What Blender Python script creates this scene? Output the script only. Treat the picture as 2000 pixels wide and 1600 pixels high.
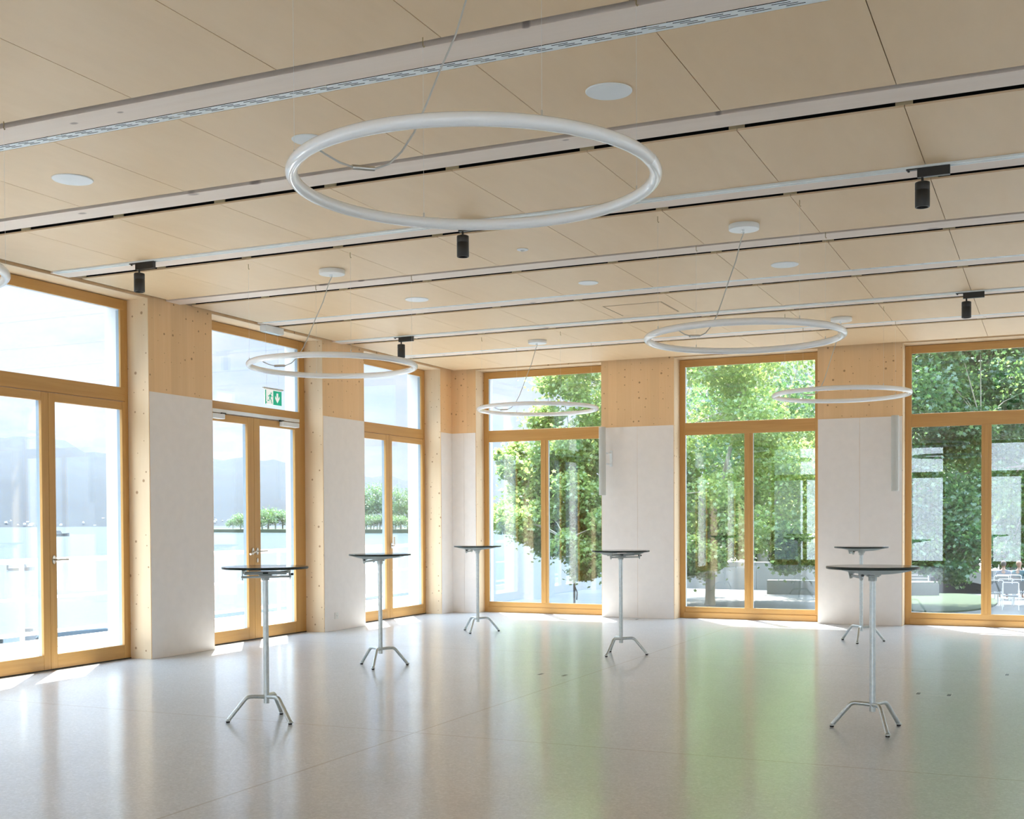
import bpy, bmesh, math, random
from mathutils import Vector, Matrix
random.seed(7)
S = bpy.context.scene
for o in list(bpy.data.objects): bpy.data.objects.remove(o)
C = S.collection
PI = math.pi

# ------------------------------------------------------------------ camera
cam_d = bpy.data.cameras.new('camera'); cam = bpy.data.objects.new('camera', cam_d); C.objects.link(cam)
yaw, pitch, roll = 0.427626, -0.01976, -0.0049206
fw = Vector((-math.sin(yaw)*math.cos(pitch), math.cos(yaw)*math.cos(pitch), math.sin(pitch)))
r0 = Vector((math.cos(yaw), math.sin(yaw), 0)); u0 = r0.cross(fw)
rr = r0*math.cos(roll)+u0*math.sin(roll); uu = -r0*math.sin(roll)+u0*math.cos(roll)
M = Matrix(((rr.x, uu.x, -fw.x, 8.58414), (rr.y, uu.y, -fw.y, -16.57888), (rr.z, uu.z, -fw.z, 1.43), (0, 0, 0, 1)))
cam.matrix_world = M
cam_d.sensor_width = 36; cam_d.sensor_fit = 'HORIZONTAL'; cam_d.lens = 2321.715/2000*36
cam_d.shift_x = 0; cam_d.shift_y = (1063.52-800)/2000
cam_d.clip_start = 0.05; cam_d.clip_end = 9000
S.camera = cam

# ------------------------------------------------------------------ look
S.view_settings.view_transform = 'Standard'; S.view_settings.look = 'None'
S.view_settings.exposure = 1.08; S.view_settings.gamma = 1.0
S.view_settings.use_curve_mapping = False
cy = S.cycles
cy.max_bounces = 10; cy.diffuse_bounces = 6; cy.glossy_bounces = 4; cy.transmission_bounces = 4
cy.transparent_max_bounces = 24; cy.volume_bounces = 0
cy.use_denoising = True; cy.sample_clamp_indirect = 8.0
cy.caustics_reflective = False; cy.caustics_refractive = False

# ------------------------------------------------------------------ sky
W = bpy.data.worlds.new('sky'); S.world = W; W.use_nodes = True
nt = W.node_tree; nt.nodes.clear()
def N(nt, t, **k):
    n = nt.nodes.new(t)
    for a, b in k.items(): setattr(n, a, b)
    return n
def ramp(nt, fac, stops, interp='LINEAR'):
    n = nt.nodes.new('ShaderNodeValToRGB'); e = n.color_ramp.elements
    n.color_ramp.interpolation = interp
    while len(e) < len(stops): e.new(0.5)
    for i, (p, c) in enumerate(stops):
        e[i].position = p; e[i].color = (c[0], c[1], c[2], 1) if not isinstance(c, float) else (c, c, c, 1)
    if fac is not None: nt.links.new(fac, n.inputs[0])
    return n
def mixc(nt, f, a, b, mode='MIX'):
    n = nt.nodes.new('ShaderNodeMix'); n.data_type = 'RGBA'; n.blend_type = mode
    for sock, v in ((n.inputs[0], f), (n.inputs[6], a), (n.inputs[7], b)):
        if v is None: continue
        if isinstance(v, (int, float)): sock.default_value = v
        elif isinstance(v, tuple): sock.default_value = (*v[:3], 1)
        else: nt.links.new(v, sock)
    return n.outputs[2]
def math_(nt, op, a, b=None, c=None):
    n = nt.nodes.new('ShaderNodeMath'); n.operation = op
    for s, v in zip(n.inputs, (a, b, c)):
        if v is None: continue
        if isinstance(v, (int, float)): s.default_value = v
        else: nt.links.new(v, s)
    return n.outputs[0]
tc = N(nt, 'ShaderNodeTexCoord'); sep = N(nt, 'ShaderNodeSeparateXYZ'); nt.links.new(tc.outputs['Generated'], sep.inputs[0])
mp = N(nt, 'ShaderNodeMapping'); mp.inputs['Scale'].default_value = (1.6, 1.6, 6.0); nt.links.new(tc.outputs['Generated'], mp.inputs[0])
n1 = N(nt, 'ShaderNodeTexNoise'); n1.inputs['Scale'].default_value = 3.2; n1.inputs['Detail'].default_value = 6; n1.inputs['Roughness'].default_value = .62
nt.links.new(mp.outputs[0], n1.inputs['Vector'])
cl = ramp(nt, n1.outputs[0], [(0.36, (0.36, 0.42, 0.485)), (0.47, (0.43, 0.465, 0.50)), (0.58, (0.53, 0.54, 0.545))])
up = ramp(nt, sep.outputs[2], [(0.0, 0.98), (0.30, 1.0), (0.45, (.86, .96, 1.08)), (0.75, (.72, .92, 1.15))])
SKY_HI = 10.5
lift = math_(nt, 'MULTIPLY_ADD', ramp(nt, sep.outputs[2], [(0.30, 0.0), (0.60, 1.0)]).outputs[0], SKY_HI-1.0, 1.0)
bg = N(nt, 'ShaderNodeBackground'); nt.links.new(mixc(nt, 1.0, cl.outputs[0], up.outputs[0], 'MULTIPLY'), bg.inputs[0])
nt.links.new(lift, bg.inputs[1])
wo = N(nt, 'ShaderNodeOutputWorld'); nt.links.new(bg.outputs[0], wo.inputs[0])

# ------------------------------------------------------------------ sun (from the lake side, high)
sd = bpy.data.lights.new('sun', 'SUN'); sun = bpy.data.objects.new('sun', sd); C.objects.link(sun)
el = math.radians(65)
sdir = Vector((0.58*math.cos(el), -0.815*math.cos(el), -math.sin(el)))
sun.rotation_euler = sdir.to_track_quat('-Z', 'Y').to_euler()
sun.location = (-20, 30, 60)
sd.energy = 15.0; sd.angle = math.radians(0.6); sd.color = (1.0, 0.965, 0.90)

# ================================================================== helpers
class MB:
    def __init__(s): s.v = []; s.f = []; s.mi = []; s.cur = 0
    def add(s, vs, fs):
        b = len(s.v); s.v += [tuple(v) for v in vs]
        for f in fs: s.f.append(tuple(b+i for i in f)); s.mi.append(s.cur)
        return s
    def box(s, x0, x1, y0, y1, z0, z1):
        vs = [(x, y, z) for z in (z0, z1) for y in (y0, y1) for x in (x0, x1)]
        return s.add(vs, [(0, 2, 3, 1), (4, 5, 7, 6), (0, 1, 5, 4), (2, 6, 7, 3), (0, 4, 6, 2), (1, 3, 7, 5)])
    def tube(s, pts, r, n=12, caps=True, closed=False):
        pts = [Vector(p) for p in pts]; m = len(pts)
        rs = r if isinstance(r, (list, tuple)) else [r]*m
        vs = []; prev = None
        for i, p in enumerate(pts):
            if closed: t = (pts[(i+1) % m]-pts[i-1]).normalized()
            else: t = (pts[min(i+1, m-1)]-pts[max(i-1, 0)]).normalized()
            if prev is None:
                a = Vector((0, 0, 1)) if abs(t.z) < .9 else Vector((1, 0, 0))
                x = t.cross(a).normalized()
            else:
                x = (prev-t*prev.dot(t)).normalized()
            prev = x; y = t.cross(x)
            for k in range(n):
                a = 2*PI*k/n; vs.append(p+(x*math.cos(a)+y*math.sin(a))*rs[i])
        fs = []
        for i in range(m if closed else m-1):
            j = (i+1) % m
            for k in range(n):
                l = (k+1) % n; fs.append((i*n+k, i*n+l, j*n+l, j*n+k))
        if caps and not closed:
            fs.append(tuple(reversed(range(n)))); fs.append(tuple((m-1)*n+k for k in range(n)))
        return s.add(vs, fs)
    def lathe(s, prof, c=(0, 0, 0), n=32):
        vs = []; fs = []; m = len(prof)
        for (r, z) in prof:
            for k in range(n):
                a = 2*PI*k/n; vs.append((c[0]+r*math.cos(a), c[1]+r*math.sin(a), c[2]+z))
        for i in range(m-1):
            for k in range(n):
                l = (k+1) % n; fs.append((i*n+k, i*n+l, (i+1)*n+l, (i+1)*n+k))
        fs.append(tuple(reversed(range(n)))); fs.append(tuple((m-1)*n+k for k in range(n)))
        return s.add(vs, fs)
    def prism(s, poly, a, b, axis):
        """poly = 2D points; extruded between a and b along axis"""
        n = len(poly)
        def P(u, v, w):
            return {'x': (w, u, v), 'y': (u, w, v), 'z': (u, v, w)}[axis]
        vs = [P(u, v, a) for u, v in poly]+[P(u, v, b) for u, v in poly]
        fs = [tuple(range(n)), tuple(reversed(range(n, 2*n)))]
        for i in range(n):
            j = (i+1) % n; fs.append((i, i+n, j+n, j))
        return s.add(vs, fs)
    def build(s, name, mat, parent=None, smooth=False, bevel=0, loc=None, segs=2):
        me = bpy.data.meshes.new(name); me.from_pydata(s.v, [], s.f)
        mats = mat if isinstance(mat, (list, tuple)) else [mat]
        for m in mats: me.materials.append(m)
        if len(mats) > 1: me.polygons.foreach_set('material_index', s.mi)
        bm = bmesh.new(); bm.from_mesh(me); bmesh.ops.recalc_face_normals(bm, faces=bm.faces); bm.to_mesh(me); bm.free()
        if smooth:
            me.polygons.foreach_set('use_smooth', [True]*len(me.polygons))
            try: me.set_sharp_from_angle(angle=math.radians(40))
            except Exception: pass
        o = bpy.data.objects.new(name, me); C.objects.link(o)
        if parent: o.parent = parent
        if loc: o.location = loc
        if bevel:
            m = o.modifiers.new('bevel', 'BEVEL'); m.width = bevel; m.segments = segs; m.limit_method = 'ANGLE'
        return o
def tag(o, label=None, cat=None, group=None, kind=None):
    if label: o['label'] = label
    if cat: o['category'] = cat
    if group: o['group'] = group
    if kind: o['kind'] = kind
    return o
def empty(name, loc=(0, 0, 0), rz=0):
    o = bpy.data.objects.new(name, None); C.objects.link(o); o.location = loc; o.rotation_euler.z = rz
    o.empty_display_size = .1
    return o
def copy_tree(o, parent=None):
    c = o.copy(); C.objects.link(c); c.parent = parent
    for ch in [x for x in bpy.data.objects if x.parent == o]: copy_tree(ch, c)
    return c

# ================================================================== materials
def new_mat(name):
    m = bpy.data.materials.new(name); m.use_nodes = True; t = m.node_tree
    b = t.nodes['Principled BSDF']; return m, t, b
def objcoord(t, scale=(1, 1, 1)):
    c = N(t, 'ShaderNodeTexCoord'); g = N(t, 'ShaderNodeNewGeometry')
    mp = N(t, 'ShaderNodeMapping'); mp.inputs['Scale'].default_value = scale
    t.links.new(g.outputs['Position'], mp.inputs[0]); return mp.outputs[0]
def noise(t, vec, scale, detail=4, rough=.5, dist=0):
    n = N(t, 'ShaderNodeTexNoise'); n.inputs['Scale'].default_value = scale; n.inputs['Detail'].default_value = detail
    n.inputs['Roughness'].default_value = rough; n.inputs['Distortion'].default_value = dist
    if vec is not None: t.links.new(vec, n.inputs['Vector'])
    return n.outputs[0]
def plain(name, col, rough=.5, metal=0, bump=0, bscale=60, coat=0, spec=.5):
    m, t, b = new_mat(name)
    v = objcoord(t)
    n = noise(t, v, 9, 3)
    c = mixc(t, n, tuple(x*.95 for x in col), tuple(min(1, x*1.05) for x in col))
    t.links.new(c, b.inputs['Base Color'])
    b.inputs['Roughness'].default_value = rough; b.inputs['Metallic'].default_value = metal
    b.inputs['Coat Weight'].default_value = coat; b.inputs['Specular IOR Level'].default_value = spec
    if bump:
        bp = N(t, 'ShaderNodeBump'); bp.inputs['Strength'].default_value = bump; bp.inputs['Distance'].default_value = .01
        t.links.new(noise(t, v, bscale, 4), bp.inputs['Height']); t.links.new(bp.outputs[0], b.inputs['Normal'])
    return m
def wood(name, c1, c2, axis, freq=14, stretch=.05, rough=.45, knots=0, kcol=(.30, .14, .05), lam=0, fine=.5):
    """grain runs along axis"""
    m, t, b = new_mat(name)
    sc = [1, 1, 1]; sc['xyz'.index(axis)] = stretch
    v = objcoord(t, tuple(sc))
    n = noise(t, v, freq, 6, .6, .6)
    n2 = noise(t, v, freq*6, 3, .5)
    col = mixc(t, ramp(t, n, [(.3, 0.0), (.7, 1.0)]).outputs[0], c1, c2)
    col = mixc(t, math_(t, 'MULTIPLY', n2, fine), col, tuple(x*.8 for x in c2))
    if lam:
        # glued lamellas: bands of slightly different tone across the grain
        g = N(t, 'ShaderNodeNewGeometry'); sp = N(t, 'ShaderNodeSeparateXYZ'); t.links.new(g.outputs['Position'], sp.inputs[0])
        s_ = math_(t, 'ADD', sp.outputs[0], sp.outputs[1]) if axis == 'z' else sp.outputs[2]
        fl = math_(t, 'FLOOR', math_(t, 'MULTIPLY', s_, 1/lam))
        wn = N(t, 'ShaderNodeTexWhiteNoise'); wn.noise_dimensions = '1D'; t.links.new(fl, wn.inputs['W'])
        col = mixc(t, math_(t, 'MULTIPLY', wn.outputs[0], .26), col, tuple(x*.70 for x in c2))
    if knots:
        sk = [1, 1, 1]; sk['xyz'.index(axis)] = .75
        gk = N(t, 'ShaderNodeNewGeometry'); sk_ = N(t, 'ShaderNodeSeparateXYZ'); t.links.new(gk.outputs['Position'], sk_.inputs[0])
        ck = N(t, 'ShaderNodeCombineXYZ')
        if axis == 'z': t.links.new(math_(t, 'ADD', sk_.outputs[0], sk_.outputs[1]), ck.inputs[0]); t.links.new(sk_.outputs[2], ck.inputs[1])
        else: t.links.new(sk_.outputs[1], ck.inputs[0]); t.links.new(math_(t, 'MULTIPLY', sk_.outputs[0], .6), ck.inputs[1])
        vk = ck.outputs[0]
        vo = N(t, 'ShaderNodeTexVoronoi'); vo.voronoi_dimensions = '2D'; vo.inputs['Scale'].default_value = knots; t.links.new(vk, vo.inputs['Vector'])
        sepc = N(t, 'ShaderNodeSeparateColor'); t.links.new(vo.outputs['Color'], sepc.inputs[0])
        rad = math_(t, 'MULTIPLY', math_(t, 'GREATER_THAN', sepc.outputs[0], .50), math_(t, 'MULTIPLY_ADD', math_(t, 'POWER', sepc.outputs[1], 2.5), .12, .05))
        k = math_(t, 'SUBTRACT', 1.0, math_(t, 'MINIMUM', 1.0, math_(t, 'DIVIDE', vo.outputs['Distance'], math_(t, 'MAXIMUM', rad, .0001))))
        k = math_(t, 'MINIMUM', 1.0, math_(t, 'MULTIPLY', k, 2.2))
        col = mixc(t, math_(t, 'MULTIPLY', k, .8), col, kcol)
    t.links.new(col, b.inputs['Base Color']); b.inputs['Roughness'].default_value = rough
    bp = N(t, 'ShaderNodeBump'); bp.inputs['Strength'].default_value = .06; bp.inputs['Distance'].default_value = .004
    t.links.new(n2, bp.inputs['Height']); t.links.new(bp.outputs[0], b.inputs['Normal'])
    return m

m_clt = wood('spruce_clt', (.90, .61, .345), (.86, .56, .285), 'z', 10, .05, .55, knots=9.0, lam=.13, fine=.35)
m_reveal = wood('spruce_reveal', (.82, .65, .44), (.79, .60, .385), 'z', 9, .05, .55, knots=8.0, fine=.25)
m_oakz = wood('larch_frame_upright', (.64, .365, .12), (.54, .285, .078), 'z', 16, .04, .38, fine=.45)
m_oakx = wood('larch_frame_rail_x', (.64, .365, .12), (.54, .285, .078), 'x', 16, .04, .38, fine=.45)
m_oaky = wood('larch_frame_rail_y', (.64, .365, .12), (.54, .285, .078), 'y', 16, .04, .38, fine=.45)
m_panel = wood('maple_ceiling', (.79, .58, .36), (.75, .535, .315), 'y', 2.6, .25, .5, fine=.22)
m_beam = wood('whitewashed_beam', (.86, .73, .63), (.81, .67, .565), 'x', 9, .06, .6, knots=3.2, kcol=(.36, .27, .23), fine=.2)
m_lintel = wood('spruce_lintel', (.76, .58, .39), (.71, .52, .32), 'y', 9, .05, .55, fine=.2)
m_white_panel = plain('white_glazed_panel', (.845, .79, .745), .5, bump=.04, bscale=30)
m_felt = plain('black_felt', (.008, .008, .009), .95, spec=.1)
m_brown = plain('recess_board', (.30, .21, .13), .8)
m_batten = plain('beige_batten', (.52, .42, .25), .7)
m_whitemetal = plain('white_painted_metal', (.80, .82, .82), .35)
m_perf = plain('perforated_white_metal', (.74, .79, .80), .4)
m_trackmat = plain('white_track', (.82, .85, .84), .3)
m_cable = plain('grey_cable', (.58, .58, .56), .5)
m_wire = plain('steel_wire', (.80, .78, .74), .5)
m_brass = plain('brass_hook', (.42, .33, .18), .4, metal=.7)
m_black = plain('black_anodised', (.018, .017, .015), .42)
m_lens = plain('dark_lens', (.01, .01, .01), .15)
m_steel = plain('brushed_steel', (.62, .60, .56), .28, metal=1)
m_silver = plain('silver_paint', (.62, .63, .60), .4, metal=.3)
m_rubber = plain('black_rubber', (.012, .012, .012), .7)
m_tabletop = plain('dark_green_laminate', (.010, .026, .022), .12)
m_edge = plain('dark_table_edge', (.010, .020, .016), .35, spec=.3)
m_bracket = plain('grey_white_bracket', (.60, .64, .62), .45)
m_facade = plain('white_render', (.64, .65, .65), .8, bump=.05)
m_alu = plain('blue_grey_aluminium', (.27, .36, .43), .35, metal=.2)
m_extconc = plain('pale_concrete', (.74, .72, .68), .85, bump=.1, bscale=8)
m_green = plain('exit_green', (.0, .40, .24), .5)
m_signwhite = plain('exit_white', (.86, .88, .87), .5)
for mm, cc_ in ((m_green, (0, .40, .24, 1)), (m_signwhite, (.86, .88, .87, 1))):
    bb_ = mm.node_tree.nodes['Principled BSDF']; bb_.inputs['Emission Color'].default_value = cc_; bb_.inputs['Emission Strength'].default_value = .22
m_speaker = plain('speaker_grey', (.56, .57, .54), .5)
m_disc = plain('white_speaker_disc', (.80, .82, .83), .6)
m_socket = plain('socket_white', (.78, .77, .73), .4)

# galvanised steel: mottled zinc
m_galv, t, b = new_mat('galvanised_steel')
v = objcoord(t); vo = N(t, 'ShaderNodeTexVoronoi'); vo.inputs['Scale'].default_value = 55; t.links.new(v, vo.inputs['Vector'])
sc_ = N(t, 'ShaderNodeSeparateColor'); t.links.new(vo.outputs['Color'], sc_.inputs[0])
t.links.new(mixc(t, sc_.outputs[0], (.54, .60, .61), (.63, .68, .68)), b.inputs['Base Color'])
b.inputs['Metallic'].default_value = .75; b.inputs['Roughness'].default_value = .34

# acrylic ring
m_ring, t, b = new_mat('opal_acrylic')
t.links.new(mixc(t, noise(t, objcoord(t), 5, 2), (.95, .955, .95), (.97, .975, .97)), b.inputs['Base Color'])
b.inputs['Roughness'].default_value = .22; b.inputs['Coat Weight'].default_value = .5; b.inputs['Coat Roughness'].default_value = .08
b.inputs['Subsurface Weight'].default_value = 0.0

# glass: panes that let light through and mirror the room
def glass_mat(name, tint, r0):
    m = bpy.data.materials.new(name); m.use_nodes = True; t = m.node_tree; t.nodes.clear()
    lw = N(t, 'ShaderNodeLayerWeight'); lw.inputs['Blend'].default_value = .5
    p5 = math_(t, 'POWER', lw.outputs['Facing'], 5.0)
    fac = math_(t, 'MULTIPLY_ADD', p5, .9-r0, r0)
    n = noise(t, objcoord(t), .6, 2)   # faint unevenness of the pane
    tr = N(t, 'ShaderNodeBsdfTransparent'); t.links.new(mixc(t, n, tint, tuple(min(1, c*1.01) for c in tint)), tr.inputs[0])
    gl = N(t, 'ShaderNodeBsdfGlossy'); gl.inputs['Roughness'].default_value = 0; gl.inputs[0].default_value = (.96, .97, 1, 1)
    mx = N(t, 'ShaderNodeMixShader'); t.links.new(fac, mx.inputs[0]); t.links.new(tr.outputs[0], mx.inputs[1]); t.links.new(gl.outputs[0], mx.inputs[2])
    o = N(t, 'ShaderNodeOutputMaterial'); t.links.new(mx.outputs[0], o.inputs[0])
    return m
m_glass = glass_mat('window_glass', (.962, .970, .968), .078)
m_railglass = glass_mat('rail_mesh_glass', (.93, .94, .94), .05)

# floor: polished terrazzo with sawn joints
m_floor, t, b = new_mat('polished_terrazzo')
v = objcoord(t)
big = noise(t, v, .9, 3, .6)
vor = N(t, 'ShaderNodeTexVoronoi'); vor.inputs['Scale'].default_value = 75; t.links.new(v, vor.inputs['Vector'])
sc_ = N(t, 'ShaderNodeSeparateColor'); t.links.new(vor.outputs['Color'], sc_.inputs[0])
spk = ramp(t, sc_.outputs[0], [(0.0, (.41, .44, .455)), (.3, (.46, .49, .51)), (.7, (.50, .53, .55)), (1.0, (.58, .61, .63))])
vor2 = N(t, 'ShaderNodeTexVoronoi'); vor2.inputs['Scale'].default_value = 170; t.links.new(v, vor2.inputs['Vector'])
sc2 = N(t, 'ShaderNodeSeparateColor'); t.links.new(vor2.outputs['Color'], sc2.inputs[0])
col = mixc(t, math_(t, 'MULTIPLY', math_(t, 'GREATER_THAN', sc2.outputs[0], .84), .28), spk.outputs[0], (.33, .32, .31))
col = mixc(t, math_(t, 'MULTIPLY', big, .35), col, (.46, .475, .48))
g = N(t, 'ShaderNodeNewGeometry'); sp = N(t, 'ShaderNodeSeparateXYZ'); t.links.new(g.outputs['Position'], sp.inputs[0])
def joint(s, pos):
    return math_(t, 'LESS_THAN', math_(t, 'ABSOLUTE', math_(t, 'SUBTRACT', s, pos)), .008)
jx = joint(sp.outputs[0], 4.655); jx = math_(t, 'MAXIMUM', jx, joint(sp.outputs[0], 9.6))
jy = math_(t, 'MAXIMUM', joint(sp.outputs[1], -9.56), joint(sp.outputs[1], -14.4)); jy = math_(t, 'MAXIMUM', jy, joint(sp.outputs[1], -4.72))
jj = math_(t, 'MAXIMUM', jx, jy)
col = mixc(t, math_(t, 'MULTIPLY', jj, .6), col, (.25, .2, .15))
t.links.new(col, b.inputs['Base Color'])
rg = ramp(t, noise(t, v, 2.2, 4, .6), [(.3, .285), (.7, .335)])
t.links.new(rg.outputs[0], b.inputs['Roughness']); b.inputs['Specular IOR Level'].default_value = .62
b.inputs['Coat Weight'].default_value = .42; b.inputs['Coat Roughness'].default_value = .12
bp = N(t, 'ShaderNodeBump'); bp.inputs['Strength'].default_value = .09; bp.inputs['Distance'].default_value = .02
t.links.new(noise(t, v, 5, 2), bp.inputs['Height']); t.links.new(bp.outputs[0], b.inputs['Normal']); t.links.new(bp.outputs[0], b.inputs['Coat Normal'])

# ================================================================== the room
HC = 3.77; HS = 2.80; D = 0.276; OUT = -.57
XR = 12.95; YF = -20.4
LEFT = [(-9.07, -6.849), (-5.818, -3.610), (-2.595, -.369)]           # doors seen in the photograph
LEFT_MORE = [(-9.07-3.24*k, -6.849-3.24*k) for k in (1, 2, 3)]
BACK = [(.422, 2.490), (3.602, 5.637), (6.750, 8.800), (9.900, 11.95)]

floor = MB().box(-.40, XR+.2, YF-.4, .40, -.25, 0).build('floor', m_floor)
tag(floor, 'polished grey terrazzo floor of the hall', 'floor', kind='structure')

def pier_ranges(openings, a, b):
    r = []; cur = a
    for (o0, o1) in sorted(openings):
        r.append((cur, o0)); cur = o1
    r.append((cur, b)); return r
HTOP = 4.25
# left wall (X = 0), back wall (Y = 0), front wall behind the camera (Y = YF), right wall
wl = MB()
for a, bb in pier_ranges(LEFT+LEFT_MORE, YF, 0.0): wl.box(-.345, 0, a, bb, 0, HTOP)
for a, bb in LEFT+LEFT_MORE: wl.box(-.345, 0, a, bb, HC, HTOP)
wall_left = wl.build('wall_left', m_clt, bevel=.0); tag(wall_left, 'timber wall of piers between the lake doors', 'wall', kind='structure')
wb = MB()
for a, bb in pier_ranges(BACK, -.345, XR): wb.box(a, bb, 0, .345, 0, HTOP)
for a, bb in BACK: wb.box(a, bb, 0, .345, HC, HTOP)
wall_back = wb.build('wall_back', m_clt); tag(wall_back, 'timber wall of piers between the tree-side windows', 'wall', kind='structure')
wf = MB()
for a, bb in pier_ranges(BACK, -.345, XR): wf.box(a, bb, YF-.345, YF, 0, HTOP)
for a, bb in BACK: wf.box(a, bb, YF-.345, YF, HC, HTOP)
wall_front = wf.build('wall_front', m_clt); tag(wall_front, 'timber window wall behind the viewer', 'wall', kind='structure')
wr_ = MB()
for a, bb in pier_ranges(LEFT+LEFT_MORE, YF-.345, .345): wr_.box(XR, XR+.345, a, bb, 0, HTOP)
for a, bb in LEFT+LEFT_MORE: wr_.box(XR, XR+.345, a, bb, HC, HTOP)
wall_right = wr_.build('wall_right', m_clt); tag(wall_right, 'timber window wall beyond the right edge of the view', 'wall', kind='structure')
for a, bb in pier_ranges(LEFT+LEFT_MORE, YF, 0.0): MB().box(XR-.004, XR-.0005, a+.006, bb-.010, 0.001, HS).build('white_panel', m_white_panel, wall_right)
# white glazed boards on the lower piers and spruce linings in the reveals
for a, bb in pier_ranges(LEFT+LEFT_MORE, YF, 0.0):
    MB().box(.0005, .004, a+.006, bb-.010 if bb < -.01 else -.0045, 0.001, HS).build('white_panel', m_white_panel, wall_left)
    mb = MB()
    if a > YF+.1: mb.box(-.341, -.002, a-.0015, a+.004, .001, HC-.001)
    if bb < -.01: mb.box(-.341, -.002, bb-.004, bb+.0015, .001, HC-.001)
    if mb.v: mb.build('reveal_lining', m_reveal, wall_left)
for a, bb in pier_ranges(BACK, -.0, XR):
    x0 = max(a, .0045)+.0; x0 = x0+.006 if a > .1 else x0
    xm = (x0+bb)/2; MB().box(x0, xm-.0012, -.004, -.0005, 0.001, HS).box(xm+.0012, bb-.006, -.004, -.0005, 0.001, HS).build('white_panel', m_white_panel, wall_back)
    mb = MB()
    if a > .1: mb.box(a-.0015, a+.004, .002, .341, .001, HC-.001)
    if bb < XR-.01: mb.box(bb-.004, bb+.0015, .002, .341, .001, HC-.001)
    mb.build('reveal_lining', m_reveal, wall_back)
    MB().box(a+.006, bb-.006, YF+.0005, YF+.004, 0.001, HS).build('white_panel', m_white_panel, wall_front)
for a, bb in LEFT+LEFT_MORE:
    MB().box(-.34, -.002, a+.005, bb-.005, HC-.006, HC+.001).build('head_lining', m_lintel, wall_left)
for a, bb in BACK:
    MB().box(a+.005, bb-.005, .002, .34, HC-.006, HC+.001).build('head_lining', m_lintel, wall_back)

# outer white facade with deep reveals
fo = MB()
for a, bb in pier_ranges([(x+.02, y-.02) for x, y in LEFT+LEFT_MORE], YF-.57, .57): fo.box(OUT, -.346, a, bb, -1.2, 5.6)
for a, bb in LEFT+LEFT_MORE: fo.box(OUT, -.346, a, bb, HC-.02, 5.6)
o = fo.build('wall_left_outer', m_facade); tag(o, 'white outer facade towards the lake', 'facade', kind='structure')
fo = MB()
for a, bb in pier_ranges([(x+.02, y-.02) for x, y in BACK], -.345, XR+.6): fo.box(a, bb, .346, .57, -1.2, 5.6)
for a, bb in BACK: fo.box(a, bb, .346, .57, HC-.02, 5.6)
o = fo.build('wall_back_outer', m_facade); tag(o, 'white outer facade towards the trees', 'facade', kind='structure')
roof = MB().box(OUT, XR+.9, YF-.6, .57, 4.26, 4.6).build('roof_slab', m_facade); tag(roof, 'flat roof slab above the hall', 'roof', kind='structure')

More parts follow.
